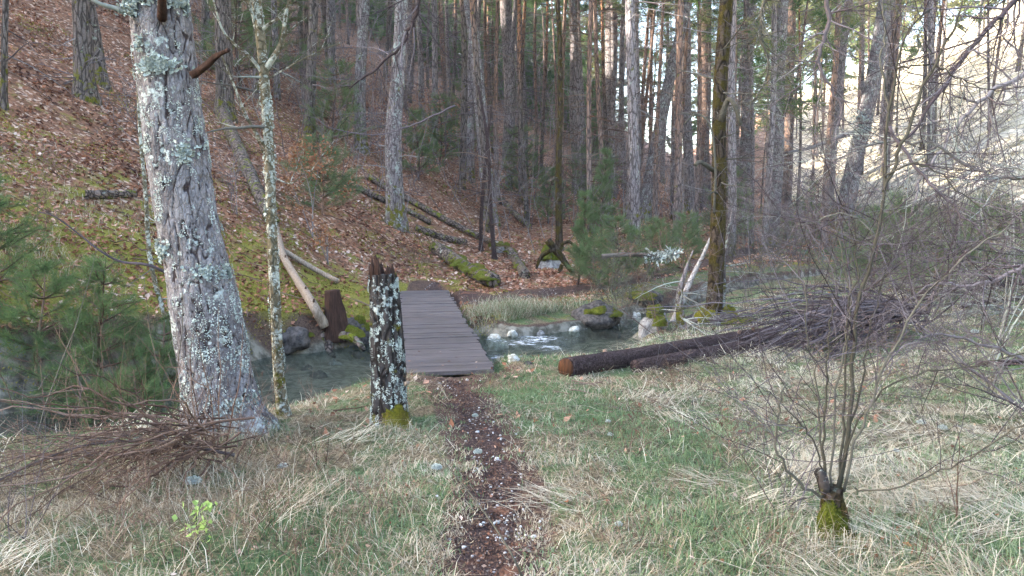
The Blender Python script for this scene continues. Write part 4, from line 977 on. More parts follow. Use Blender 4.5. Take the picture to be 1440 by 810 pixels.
def beech(name, label, p, h, seed, n=420, spread=.6):
    t = thing(name, label, "sapling", p); st, lf = MB(), MB(); tips = []
    for k in range(3): grow(st, p, (rng.normal()*.25, rng.normal()*.2, 1), h*rng.uniform(.7, 1.1), .012, 2, .2, 0.02, 5, .55, (30, 65), tips=tips, seg=6)
    st.build("stem", T_GREY, t); allp = np.concatenate([a[len(a)//2:] for a, _ in tips]); c = allp[rng.integers(0, len(allp), n)] + rng.normal(size=(n, 3))*.09
    leaves(lf, c, .04, 0.9); lf.build("leaves", L_BEECH, t); return t
def leaves(mb, c, size, tilt=0.5, rnd=None):
    n = len(c); nrm = rng.normal(size=(n, 3))*tilt; nrm[:, 2] += 1; nrm /= np.linalg.norm(nrm, axis=1, keepdims=True)
    a = np.cross(nrm, rng.normal(size=(n, 3))); a /= np.linalg.norm(a, axis=1, keepdims=True); b_ = np.cross(nrm, a)
    s = np.broadcast_to(size, (n,))[:, None]*rng.uniform(.6, 1.3, (n, 1)); w = s*rng.uniform(.45, .7, (n, 1)); cv = s*rng.uniform(-.1, .45, (n, 1))
    V = np.stack([c-a*s, c+b_*w+nrm*cv*0.7-a*s*.1, c+a*s+nrm*cv*.3, c-b_*w+nrm*cv*0.7-a*s*.1], 1).reshape(-1, 3)
    o = np.arange(n)[:, None]*4; mb.add(V, np.concatenate([o+[0, 2, 1], o+[0, 3, 2]]).reshape(-1, 3), None, np.repeat(rng.random(n) if rnd is None else rnd, 4))
beech("beech_sapling", "sapling still holding rusty dead leaves on the bank above the pale log", gp(440, 335), 2.3, 5, 800)
beech("beech_sapling", "small rusty-leaved sapling lower on the bank by the pale branch", gp(462, 372), 1.0, 6, 160)
beech("beech_sapling", "rusty-leaved sapling far up the slope between two grey trunks", gp(612, 232), 3.0, 7, 300)

# ================================================================== BARE SHRUBS, BRUSH HEAPS
def shrub(name, label, p, stems, mat, cat="shrub", depth=2, L=2.2, r=.012, lean=.5, up=.02, kids=6, group=None, wander=.2, extra=None, ratio=.55):
    t = thing(name, label, cat, p, group); mb = MB(); RMIN[0] = max(.0011, .00030*p[1])
    for k in range(stems):
        d = np.array([rng.normal()*lean, rng.normal()*lean, 1]) if extra is None else np.array(extra[k % len(extra)], float)+rng.normal(size=3)*.12
        grow(mb, np.array(p)+np.array([rng.normal()*.04, rng.normal()*.04, -.05]), d, L*rng.uniform(.6, 1.15), r*rng.uniform(.6, 1.2)*.85, depth+(1 if L > 1.7 else 0), wander*1.25, up, kids, ratio, (25, 75), .2, seg=8)
    RMIN[0] = .0011; mb.build("stems", mat, t); return t
# the many-stemmed shrub in the right foreground, traced main stems
def front_shrub():
    base = gp(1172, 756); Yb = base[1]; t = thing("bare_shrub", "leafless many-stemmed shrub with a mossy base in the right foreground", "shrub", base); main = MB(); tw = MB()
    STEM = [([(1178, 690), (1190, 620), (1197, 540), (1200, 470), (1215, 400), (1232, 330), (1243, 250), (1250, 170), (1262, 95), (1278, 40), (1310, 12)], 11, 4, 0),
            ([(1186, 690), (1205, 620), (1225, 560), (1250, 500), (1290, 430), (1330, 385), (1372, 350), (1420, 318)], 7, 3, -.3),
            ([(1160, 690), (1160, 610), (1162, 540), (1166, 480), (1172, 420)], 6, 3, -.1), ([(1170, 690), (1172, 600), (1182, 520), (1196, 440), (1186, 370), (1176, 300)], 6, 3, .2),
            ([(1178, 690), (1186, 600), (1190, 520), (1192, 440), (1206, 380), (1200, 310)], 7, 3, .1), ([(1164, 690), (1152, 600), (1148, 530), (1136, 470), (1130, 400)], 5, 2.5, .05), ([(1182, 690), (1196, 610), (1214, 530), (1222, 470), (1240, 400), (1262, 330)], 6, 3, .15), ([(1168, 700), (1150, 640), (1130, 600), (1100, 570), (1080, 550)], 4.5, 2, -.2), ([(1160, 700), (1124, 680), (1096, 640), (1094, 590), (1104, 540)], 7, 4, -.15),
            ([(1200, 690), (1240, 690), (1330, 662), (1400, 620), (1460, 585)], 4.5, 3, -.5), ([(1175, 690), (1210, 585), (1280, 530), (1370, 515), (1450, 495)], 5, 2.5, -.2),
            ([(1240, 270), (1268, 200), (1300, 120), (1330, 60), (1352, 18)], 8, 5, -.1), ([(1250, 170), (1240, 90), (1244, 30), (1240, -30)], 6, 3, .1),
            ([(1232, 330), (1190, 300), (1150, 310), (1110, 320)], 4, 2, .1), ([(1262, 95), (1310, 90), (1350, 110), (1400, 130)], 4, 2, 0), ([(1243, 250), (1290, 230), (1340, 260), (1400, 310), (1440, 340)], 4.5, 2, -.2)]
    for pts, w0, w1, dy in STEM:
        n = 22; P = smooth_path([at(px, py, Yb + dy*k/len(pts)*1.4) for k, (px, py) in enumerate(pts)], n); P += rng.normal(size=P.shape)*.006
        rr = np.linspace(w0, w1, n)*.64*Yb/F/2; tube(main, P, rr, 8)
        for k in range(6, n):
            for _ in range(3 if w0 > 6 else 2):
                if rng.random() < (.45 if P[k][2]-base[2] > .9 else .2):
                    d = P[k]-P[k-1]; d /= np.linalg.norm(d); d = rotv(d, np.cross(d, rvec()), R(rng.uniform(35, 75)))
                    grow(tw, P[k], d, rng.uniform(.3, 1.1), max(.0026, rr[k]*.35), 2, .3, .02, 4, .55, (30, 70), .3, seg=6)
    main.build("stems", T_OLIVE, t); tw.build("twigs", T_PURP, t)
    bs = MB(); tube(bs, smooth_path([at(1170, 775, Yb), at(1172, 740, Yb), at(1170, 705, Yb), at(1172, 684, Yb)], 14), (30+36*np.linspace(1, 0, 14)**2)*Yb/F/2, 16, rfun=lambda i, th, P_: 1+.25*vnoise(np.cos(th)*2, np.sin(th)*2, i*.3)); bs.build("base", B_MOSSY, t)
    ms = MB(); cushion(ms, at(1166, 738, Yb-.035), .066, .17, 3, 500); cushion(ms, at(1180, 750, Yb-.05), .06, .12, 8, 300); cushion(ms, at(1195, 756, Yb-.05), .07, .07, 9, 300); cushion(ms, at(1150, 764, Yb-.1), .10, .05, 10, 300); cushion(ms, at(1205, 764, Yb-.1), .10, .05, 11, 300); cushion(ms, at(1176, 772, Yb-.14), .10, .045, 12, 300); ms.build("moss", M_MOSSG, t)
    lv = MB(); c = np.array(t.location)+rng.normal(size=(26, 3))*np.array([.22, .16, 0])+np.array([.05, -.08, .05]); leaves(lv, c, .022, .9); lv.build("leaves", L_BEECH, t)
    sb = MB(); tube(sb, smooth_path([at(1160, 690, Yb-.04), at(1156, 672, Yb-.05), at(1150, 662, Yb-.05)], 6), [.03, .03, .03, .028, .026, .024], 8); sb.build("dead_stub", B_POST, t)
front_shrub()
shrub("bare_shrub", "tangled purple-twigged shrub rising behind the brush heap", gp(1292, 462), 8, T_PURP, L=3.2, r=.016, lean=.55, kids=7, depth=2)
shrub("bare_shrub", "tall whippy shrub with silvery lichened twigs at the right edge", on(1400, 8.6), 6, T_LICH, L=3.0, r=.013, lean=.5, kids=7)
shrub("bare_shrub", "sprawling dark-twigged shrub cut by the right edge, low over the pale grass", on(1475, 6.6), 7, T_PURP, L=1.8, r=.010, extra=[(-1, -.1, .7), (-.8, .3, .9), (-1, 0, .35), (-.3, 0, 1)], kids=6)
shrub("bare_shrub", "olive-stemmed shrub arching over the rapids", gp(868, 470), 9, T_OLIVE, L=1.9, r=.012, lean=.6, kids=6)
shrub("bare_shrub", "thin brown shrub beside the silver dead limb", gp(930, 470), 6, T_BROWN, L=1.4, r=.009, lean=.6, kids=5)
shrub("bare_shrub", "grey shrub between the ochre mossy trunk and the brush heap", gp(1100, 440), 5, T_OLIVE, L=2.2, r=.012, lean=.5, kids=6)
shrub("bare_shrub", "lichened shrub under the stout right-leaning pine", gp(1180, 392), 5, T_GREY, L=2.8, r=.016, lean=.5, kids=6)
shrub("bare_shrub", "dim grey-twigged shrub right of the rough grey trunk", gp(1135, 372), 5, T_BROWN, L=3.2, r=.02, lean=.5, kids=6)
shrub("bare_shrub", "wispy shrub in front of the lichen-blotched pine", gp(1055, 398), 4, T_OLIVE, L=2.2, r=.014, lean=.5, kids=6)
shrub("bare_shrub", "large leafless shrub against the bright valley side", on(1335, 14.5), 7, T_OLIVE, L=4.2, r=.02, lean=.4, kids=7)
shrub("bare_shrub", "thin twiggy shrub at the foot of the pine with the lichened low trunk", gp(748, 305), 6, T_BROWN, L=2.2, r=.014, lean=.4, kids=5)
shrub("bare_shrub", "low twig clump at the leafy bank behind the bridge end", gp(590, 388), 5, T_BROWN, L=.9, r=.008, lean=.5, kids=4)
shrub("bare_shrub", "bare brown twigs on the mossy slope left of the big pine", gp(60, 330), 5, T_BROWN, L=1.0, r=.007, lean=.5, kids=5)
shrub("bare_shrub", "leafless twigs on the leafy slope under the upper left pines", gp(205, 215), 6, T_GREY, L=1.8, r=.010, lean=.5, kids=5)
shrub("bare_shrub", "dry twiggy shrub at the foot of the log that slides down the bank", gp(330, 300), 6, T_GREY, L=1.5, r=.009, lean=.5, kids=5)
shrub("bare_shrub", "fine-twigged shrub in the grass near the sawn log's right end", gp(1040, 560), 7, T_PURP, L=.75, r=.005, lean=.6, kids=6)
shrub("bare_shrub", "dead brown stalks in the grass right of the path", gp(890, 640), 8, T_BROWN, L=.6, r=.0035, lean=.5, kids=4)
shrub("bare_shrub", "dry brown stalks in the lower grass right of the path", gp(870, 770), 6, T_BROWN, L=.5, r=.003, lean=.5, kids=4)
shrub("bare_shrub", "scraggly purple twigs left of the mossy shrub base", gp(1110, 720), 8, T_PURP, L=.9, r=.005, lean=.7, kids=6)
shrub("bare_shrub", "reddish twig with lichen standing alone in pale grass at lower right", gp(1345, 745), 2, T_BROWN, L=.6, r=.006, lean=.2, kids=5)
shrub("bare_shrub", "brown twiggy shrub growing round the foot of the big pine", gp(322, 660), 12, T_BROWN, L=.75, r=.006, lean=.7, kids=5)
shrub("bare_shrub", "upright reddish stems against the big pine's foot", gp(300, 640), 5, T_BROWN, L=1.1, r=.008, lean=.12, kids=2, depth=1)
shrub("bare_shrub", "twiggy dry shrub between the big pine and the broken trunk", gp(455, 660), 6, T_BROWN, L=.6, r=.004, lean=.5, kids=5)
shrub("bare_shrub", "dry brown weed stems in the grass at lower left", gp(150, 770), 9, T_BROWN, L=.6, r=.0035, lean=.6, kids=5)
shrub("bare_shrub", "dark weed stems in the lower left corner", gp(30, 760), 9, T_PURP, L=.8, r=.004, lean=.6, kids=5)
shrub("bare_shrub", "tawny stems standing before the brush pile at left", gp(370, 745), 8, T_BROWN, L=.55, r=.0035, lean=.5, kids=5)
for px, py, n_, L_, lb in [(215, 690, 9, .55, "dense brown stalks under the left part of the pile of bent branches"), (260, 790, 8, .45, "brown stalks beside the leafy sprout"), (90, 700, 9, .6, "rust-brown stalks behind the lower left weeds"), (430, 790, 6, .4, "short tawny stalks at the bottom edge left of the path"), (540, 720, 5, .4, "sparse tawny stalks below the broken trunk"), (1020, 640, 7, .5, "brown stalks in the middle of the right-hand grass"), (960, 560, 8, .5, "brown stalks just below the sawn log"), (1060, 780, 7, .5, "stalks at the bottom edge left of the mossy shrub base"), (1290, 790, 7, .5, "stalks at the bottom edge right of the mossy shrub base"), (1240, 560, 8, .7, "fine stalks in pale grass behind the many-stemmed shrub")]:
    shrub("dry_stalks", lb, gp(px, py), n_, T_BROWN, "dry stalks", 2, L_, .0035, .55, kids=4)
for px, py, Lh, k in [(60, 640, 1.5, "pale stalk leaning left"), (182, 600, 1.3, "pale stalk upright"), (240, 620, 1.9, "green stem left of the big pine")]:
    shrub("reed_stalk", "thin %s among the young pines" % k, gp(px, py), 2, T_OLIVE, "stalk", 1, Lh, .007, .1, kids=2)

def brush(name, label, root, ends, n, r0, mat, arch=.25, spread=(.25, .25, .15), twigs=1, cat="brush pile"):
    t = thing(name, label, cat, root); mb = MB(); root = np.array(root)
    for _ in range(n):
        e0 = np.array(ends[rng.integers(len(ends))]); a = root + rng.normal(size=3)*np.array(spread)*.6; e = e0 + rng.normal(size=3)*np.array(spread)*1.3
        a[2] = max(a[2], hz(a[0], a[1])-.02); e[2] = max(e[2], hz(e[0], e[1])+.01)
        f = rng.uniform(0, .2), rng.uniform(.75, 1.1); n_ = 12; u = np.linspace(f[0], f[1], n_)[:, None]
        P = a*(1-u)+e*u; P[:, 2] += (arch*rng.uniform(.4, 1.2)*np.sin(np.clip(u[:, 0], 0, 1)*np.pi)); P += np.cumsum(rng.normal(size=P.shape)*.028, 0) + np.cumsum(np.ones((n_, 1))*rng.normal(size=(1, 3))*.022, 0)
        rr = r0*rng.uniform(.5, 1.3)*np.linspace(1, .3, n_); tube(mb, P, rr, 5, cap=False)
        for _k in range(twigs):
            i = int(rng.integers(3, n_-1)); d = (P[i]-P[i-1]); d /= np.linalg.norm(d); d = rotv(d, np.cross(d, rvec()), R(rng.uniform(30, 85)))
            grow(mb, P[i], d, rng.uniform(.25, .8), rr[i]*.6, 1, .3, -.02, 3, .5, (25, 60), .3, seg=5)
    mb.build("branches", mat, t); return t
e1 = [gp(1040, 496)+np.array([0, 0, .08]), gp(1075, 500)+np.array([0, 0, .05]), gp(1000, 494)+np.array([0, 0, .12]), gp(1100, 520)]
brush("brush_heap", "heap of dark cut branches arching over the log at the right", gp(1285, 468)+np.array([0, 0, .28]), e1, 150, .014, T_PURP, .25, (.18, .30, .09), 2)
brush("brush_heap", "low spread of dead boughs on the pale grass behind the right shrubs", gp(1430, 446)+np.array([0, 0, .1]), [gp(1300, 452), gp(1330, 470), gp(1340, 440)], 40, .010, T_LICH, .15, (.3, .4, .12), 2)
e2 = [at(-30, 680, 4.6), at(-40, 722, 4.3), at(60, 700, 4.4), at(-20, 650, 5.0), at(120, 660, 4.7), at(40, 742, 4.0)]
for e in e2: e[2] = hz(e[0], e[1])+.12
brush("brush_heap", "heap of dark bent branches at the foot of the big pine, spilling to the left", gp(318, 650)+np.array([0, -.1, .22]), e2, 64, .0075, T_BROWN, .12, (.20, .20, .10), 4)
t = thing("arching_branch", "long thin branch arching low over the grass from the big pine to the left edge", "branch", at(300, 640, 5.2)); mb = MB()
P = smooth_path([at(330, 640, 5.25), at(290, 632, 5.2), at(240, 622, 5.1), at(190, 620, 5.0), at(120, 626, 4.9), at(50, 650, 4.8), at(-30, 690, 4.6)], 30); tube(mb, P, np.linspace(.012, .006, 30), 7)
for k in range(6, 28, 3): grow(mb, P[k], np.array([-.7, -.1, rng.uniform(-.5, .5)]), .4, .004, 1, .3, -.02, 3, seg=5)
mb.build("stem", T_GREY, t)
t = thing("arching_branch", "dark crooked branch arching over the young pines at the left", "branch", at(230, 378, 7.4)); mb = MB()
P = smooth_path([at(236, 384, 7.4), at(205, 372, 7.3), at(170, 368, 7.3), at(140, 352, 7.2), at(112, 330, 7.2), at(78, 305, 7.1), at(55, 298, 7.1)], 26); tube(mb, P, np.linspace(.015, .005, 26), 6)
for k in range(10, 25, 3): grow(mb, P[k], np.array([-.5, -.1, rng.uniform(.1, .7)]), .3, .004, 1, .3, .02, 2, seg=5)
mb.build("stem", T_PURP, t)
t = thing("long_stem", "single olive stem slanting across the path in the foreground", "stem", gp(742, 835)); mb = MB()
P = smooth_path([gp(742, 835), at(725, 790, 3.3), at(695, 740, 3.55), at(655, 686, 3.9), at(625, 650, 4.15), at(598, 606, 4.4)], 20); tube(mb, P, np.linspace(.0055, .0022, 20), 7); mb.build("stem", T_OLIVE, t)
t = thing("leafy_sprout", "fresh pale green leafy sprout in the dry grass at lower left", "plant", gp(278, 775)); st, lf = MB(), MB(); p = gp(278, 775)
P = smooth_path([p, at(278, 752, p[1]-.03), at(276, 728, p[1]-.05), at(284, 706, p[1]-.05)], 12); tube(st, P, np.linspace(.005, .002, 12), 5); st.build("stem", T_OLIVE, t)
leaves(lf, np.repeat(P[3:], 5, 0)+rng.normal(size=(45, 3))*np.array([.03, .02, .015]), .022, 1.0); lf.build("leaves", varied("fresh_leaves", [(.22, .34, .08), (.42, .55, .2)], .5, .35), t)

# ================================================================== GRASS, LEAVES, MOSS, PEBBLES
def scatter(n, amin, amax, y0, y1):
    a = rng.uniform(amin, amax, n); y = np.exp(rng.uniform(math.log(y0), math.log(y1), n)); return a*y, y
def blades(mb, x, y, h, w, lean, droop, rnd, azc=None, zoff=None):
    n = len(x); z = H(x, y) - 0.01 + (0 if zoff is None else zoff)
    az = rng.uniform(0, 6.283, n) if azc is None else azc
    d = np.stack([np.cos(az), np.sin(az), 0*az], 1); s = np.stack([-np.sin(az), np.cos(az), 0*az], 1); up = np.array([0, 0, 1.])
    b0 = np.stack([x, y, z], 1); h = h[:, None]; w = w[:, None]; lean = lean[:, None]; droop = droop[:, None]
    m1 = b0 + up*h*.5*np.cos(lean) + d*h*.5*np.sin(lean); l2 = np.clip(lean+droop, 0, 2.0)
    tp = m1 + up*h*.5*np.cos(l2) + d*h*.5*np.sin(l2) + s*h*rng.normal(size=(n, 1))*.08
    g_ = H(tp[:, 0], tp[:, 1]) + .006; tp[:, 2] = np.maximum(tp[:, 2], g_ + rng.random(n)*.012)
    V = np.stack([b0-s*w, b0+s*w, m1+s*w*.8, m1-s*w*.8, tp], 1).reshape(-1, 3); o = np.arange(n)[:, None]*5
    mb.add(V, (o+[3, 2, 4]), (o+[0, 1, 2, 3]), np.repeat(rnd, 5))
def ok_ground(x, y, pathk=1.0, lo=1.15):
    s = sdist(x, y); d, _ = poly_dist(PATHC, x, y); dt, _ = poly_dist(TRAIL, x, y)
    bx = (x > -1.25 + (y-8.5)*-.155) & (x < -.1 + (y-8.5)*-.155) & (y > 8.5) & (y < 16.8)
    return s, (d > (.09+.14*rng.random(len(x))+.06*vnoise(x*4, y*4, 3))*pathk) & (dt > .32) & (np.abs(s) > lo) & ~bx
PA = 0.82
def grassfield():
    dry, grn = MB(), MB()
    # tufts: clusters that share lean and colour
    for kind, mb, nt_, per in (("dry", dry, 17000, 11), ("grn", grn, 32000, 9)):
        cx, cy = scatter(nt_, -PA, PA, 2.3, 19); s, ok = ok_ground(cx, cy)
        pat = fbm(cx*.8, cy*.8, 4.4, 3); rightness = sstep(.5, 3.5, cx)
        ok &= (s < -1.05) | (s > 90)
        if kind == "grn": ok &= rng.random(nt_) < np.clip(.62 + pat*1.1, .05, 1)*(1-.42*rightness)*(1-.78*sstep(-.75, -1.6, cx))
        else: ok &= rng.random(nt_) < np.clip(.62 - pat*1.1 + .3*rightness, .10, 1)
        cx, cy, pat = cx[ok], cy[ok], pat[ok]; n = len(cx)
        tr_ = np.clip(rng.random(n)*.75 + .36*rightness[ok] + .3*vnoise(cx*1.3, cy*1.3, 31) + .12 - .28*sstep(-.4, -1.5, cx), 0, 1.05); az = vnoise(cx*.8, cy*.8, 15)*5 + rng.normal(size=n)*.8; flat = vnoise(cx*.9, cy*.9, 7.7)*.5+.5
        X_ = np.repeat(cx, per) + rng.normal(size=n*per)*.035*np.sqrt(np.repeat(cy, per)/4); Y_ = np.repeat(cy, per) + rng.normal(size=n*per)*.035*np.sqrt(np.repeat(cy, per)/4)
        N = n*per; pd_, _ = poly_dist(PATHC, X_, Y_); near = np.clip(pd_/.5, .35, 1)
        azb = np.repeat(az, per) + rng.normal(size=N)*(.9 if kind == "dry" else 1.4); lod = np.sqrt(np.clip(Y_/4, 1, 3))
        if kind == "dry":
            h = rng.uniform(.06, .20, N)*near*np.repeat(.55+.6*(vnoise(cx*1.7, cy*1.7, 12)*.5+.5), per); lean = rng.uniform(.45, 1.35, N)+np.repeat(flat, per)*.35; droop = rng.uniform(.2, 1.2, N); w = rng.uniform(.0013, .0028, N)*lod
        else:
            h = rng.uniform(.025, .105, N)*near; lean = rng.uniform(.1, 1.1, N); droop = rng.uniform(.1, .9, N); w = rng.uniform(.0016, .0038, N)*lod
        blades(mb, X_, Y_, h, w, lean, droop, np.clip(np.repeat(tr_, per)*.75+rng.random(N)*.3, 0, 1), azb)
    # long lone straws on top, and tall tawny tufts at left
    x, y = scatter(7000, -PA, PA, 2.3, 13); s, ok = ok_ground(x, y, 1.3); ok &= s < -1.1; x, y = x[ok], y[ok]; N = len(x)
    blades(dry, x, y, rng.uniform(.12, .36, N), rng.uniform(.0012, .0023, N)*np.sqrt(np.clip(y/4, 1, 3)), rng.uniform(.8, 1.5, N), rng.uniform(.1, .7, N), rng.random(N))
    # mats of flattened bleached straw
    cx, cy = scatter(270, -PA, PA, 2.4, 12); s, ok = ok_ground(cx, cy, 2.2); ok &= (s < -1.3) & (rng.random(270) < .25+.75*sstep(.2, 1.6, cx)); cx, cy = cx[ok], cy[ok]; per = 46; n = len(cx); N = n*per
    X_ = np.repeat(cx, per)+rng.normal(size=N)*.11*np.sqrt(np.repeat(cy, per)/4); Y_ = np.repeat(cy, per)+rng.normal(size=N)*.09*np.sqrt(np.repeat(cy, per)/4)
    blades(dry, X_, Y_, rng.uniform(.16, .42, N), rng.uniform(.0014, .003, N)*np.sqrt(np.clip(Y_/4, 1, 3)), rng.uniform(1.15, 1.52, N), rng.uniform(0, .35, N), np.clip(np.repeat(rng.uniform(.45, .95, n), per)+rng.normal(size=N)*.14, 0, 1), np.repeat(rng.uniform(0, 6.28, n), per)+rng.normal(size=N)*.38, rng.uniform(.01, .075, N))
    x, y = scatter(5200, -.5, PA, 2.4, 12); s, ok = ok_ground(x, y, 1.0); ok &= (s < -1.2) & (fbm(x*1.1, y*1.1, 61, 3) > .05); x, y = x[ok], y[ok]
    leaves(grn, np.stack([x, y, H(x, y)+.02+.03*rng.random(len(x))], 1), .010*np.sqrt(np.clip(y/4, 1, 3)), .7, rng.uniform(.3, 1, len(x)))
    # grass overhanging the far bank and tufts on the slope
    for (px, py, n, sp, hh, f) in [(745, 440, 2600, .7, .34, .4), (700, 436, 1500, .5, .34, .5), (748, 448, 1600, .4, .4, .5), (800, 446, 1200, .4, .34, .5), (838, 440, 1100, .5, .32, .5), (905, 418, 800, .6, .26, .5), (690, 442, 500, .4, .25, .4), (860, 418, 900, 1.0, .22, .4), (1000, 400, 900, 1.8, .22, .5), (560, 402, 150, .4, .16, .1), (790, 496, 500, .5, .22, .5), (60, 372, 700, .55, .28, 0), (20, 350, 500, .5, .3, 0), (130, 300, 400, .7, .25, 0), (100, 250, 300, .9, .22, 0), (450, 545, 500, .4, .2, .6), (1120, 370, 700, 2.6, .3, .5), (1250, 400, 1200, 3, .28, .6), (1400, 400, 1500, 3, .25, .8), (220, 330, 250, .6, .24, .0), (1185, 790, 420, .2, .3, .05), (1120, 800, 200, .2, .25, .1), (330, 690, 500, .35, .24, .0), (180, 740, 500, .5, .24, 0), (440, 740, 300, .3, .2, .1), (272, 626, 350, .13, .24, .3), (318, 622, 350, .14, .2, .2), (366, 616, 300, .13, .22, .4), (548, 612, 220, .1, .16, .4)]:
        c = gp(px, py); x = c[0]+rng.normal(size=n)*sp; y = c[1]+rng.normal(size=n)*sp*.8; s, ok = ok_ground(x, y, 1, .95); x, y = x[ok], y[ok]; N = len(x)
        lod = np.sqrt(np.clip(y/4, 1, 4)); k = rng.random(N) < f
        for mb, kk in ((grn, k), (dry, ~k)):
            if kk.any(): blades(mb, x[kk], y[kk], rng.uniform(.4, 1.1, kk.sum())*hh, rng.uniform(.001, .002, kk.sum())*lod[kk], rng.uniform(.2, 1.1, kk.sum()), rng.uniform(.3, 1.2, kk.sum()), rng.random(kk.sum()))
    o = dry.build("dry_grass", varied("straw", [(.11, .075, .047), (.26, .205, .135), (.42, .37, .275), (.58, .545, .43)], .7, .25), smooth=False); o["kind"] = "stuff"; o["label"] = "matted straw-coloured dead grass covering the near bank"; o["category"] = "grass"
    o = grn.build("green_grass", varied("grass_green", [(.05, .088, .036), (.125, .185, .09), (.265, .325, .195)], .6, .3), smooth=False); o["kind"] = "stuff"; o["label"] = "short fresh green grass growing through the dead straw"; o["category"] = "grass"
grassfield()
def leaf_litter():
    mb = MB(); x, y = scatter(150000, -PA, .5, 6, 60); s, ok = ok_ground(x, y, 1, 1.3)
    dens = np.where(s > 1.2, sstep(.5, .28, x/y)*(1-.75*np.clip(.62*sstep(7, 1.5, s)*sstep(-.2, -2.5, x), 0, 1)), .02); ok &= (rng.random(len(x)) < dens*np.clip(.75+.8*fbm(x*.7, y*.7, 44, 3), .12, 1)); x, y = x[ok], y[ok]
    leaves(mb, np.stack([x, y, H(x, y)+.015], 1), .042*np.sqrt(np.clip(y/12, .8, 3.2)), .55, np.clip(rng.beta(1.6, 2.0, len(x))+.34*fbm(x*.6, y*.6, 3, 3), 0, 1))
    x, y = scatter(2600, -.5, .8, 2.4, 12); s, ok = ok_ground(x, y, 0, 1.2); ok &= s < -1.1; x, y = x[ok], y[ok]; k = rng.random(len(x)) < .35; x, y = x[k], y[k]
    leaves(mb, np.stack([x, y, H(x, y)+.02], 1), .016, .8)
    yb_ = rng.uniform(8.7, 16.3, 90); xb_ = -1.13-(yb_-8.55)*.155 + rng.beta(.6, .6, 90)*.98; leaves(mb, np.stack([xb_, yb_, np.full(90, DECK_Z+.012)], 1), .02, .3)
    o = mb.build("fallen_leaves", varied("dead_leaves", [(.085, .038, .028), (.18, .078, .048), (.30, .14, .085), (.40, .235, .165), (.58, .46, .39)], .7, .15), smooth=False); o["kind"] = "stuff"; o["label"] = "carpet of red-brown fallen leaves on the slope"; o["category"] = "fallen leaves"
leaf_litter()
def twig_litter():
    mb = MB(); x, y = scatter(1700, -PA, .55, 6, 34); s, ok = ok_ground(x, y, 1, 1.3); ok &= (s > 1.3) | (rng.random(len(x)) < .12); x, y = x[ok], y[ok]
    for a, b_ in zip(x, y):
        az = rng.uniform(0, 6.28); L = rng.uniform(.12, .55)*math.sqrt(b_/10); u = np.linspace(-.5, .5, 4)[:, None]*L; xy = np.array([a, b_])+u*np.array([math.cos(az), math.sin(az)])+rng.normal(size=(4, 2))*L*.05
        tube(mb, np.column_stack([xy, H(xy[:, 0], xy[:, 1])+.02+.03*rng.random(4)]), np.linspace(1, .5, 4)*rng.uniform(.003, .009)*math.sqrt(b_/9), 4, cap=False)
    o = mb.build("twig_litter", T_BROWN); o["kind"] = "stuff"; o["label"] = "small dead twigs strewn over the leaf litter"; o["category"] = "twigs"
twig_litter()
def moss_cover():
    mb = MB(); n = 240000; x, y = scatter(n, -PA, .45, 6.5, 32); s, ok = ok_ground(x, y, 1, 1.0)
    k = fbm(x*.9, y*.9, 21, 4); ok &= (s > .95) & (k > np.where(x < -2, -.02, .34) + .055*np.maximum(s-3, 0)); x, y, k = x[ok], y[ok], k[ok]; n = len(x)
    z = H(x, y); p = np.stack([x, y, z-.005], 1); d = rng.normal(size=(n, 3))*.6; d[:, 2] = np.abs(d[:, 2])*.6+.35; d /= np.linalg.norm(d, axis=1, keepdims=True)
    sd = np.cross(d, rng.normal(size=(n, 3))); sd /= np.linalg.norm(sd, axis=1, keepdims=True); L = (.035*np.sqrt(np.clip(y/10, .8, 3))*rng.uniform(.5, 1.3, n))[:, None]
    mb.add(np.stack([p-sd*L*.3, p+sd*L*.3, p+d*L], 1).reshape(-1, 3), np.arange(3*n).reshape(-1, 3), None, np.repeat(np.clip(.5+.5*vnoise(x*2.1, y*2.1, 8)+rng.normal(size=n)*.12, 0, 1), 3))
    o = mb.build("moss_carpet", varied("bank_moss", [(.10, .095, .016), (.185, .17, .034), (.29, .265, .06)], .9, .2), smooth=False); o["kind"] = "stuff"; o["label"] = "yellow-green moss cushions spread over the bank and slope"; o["category"] = "moss"
moss_cover()
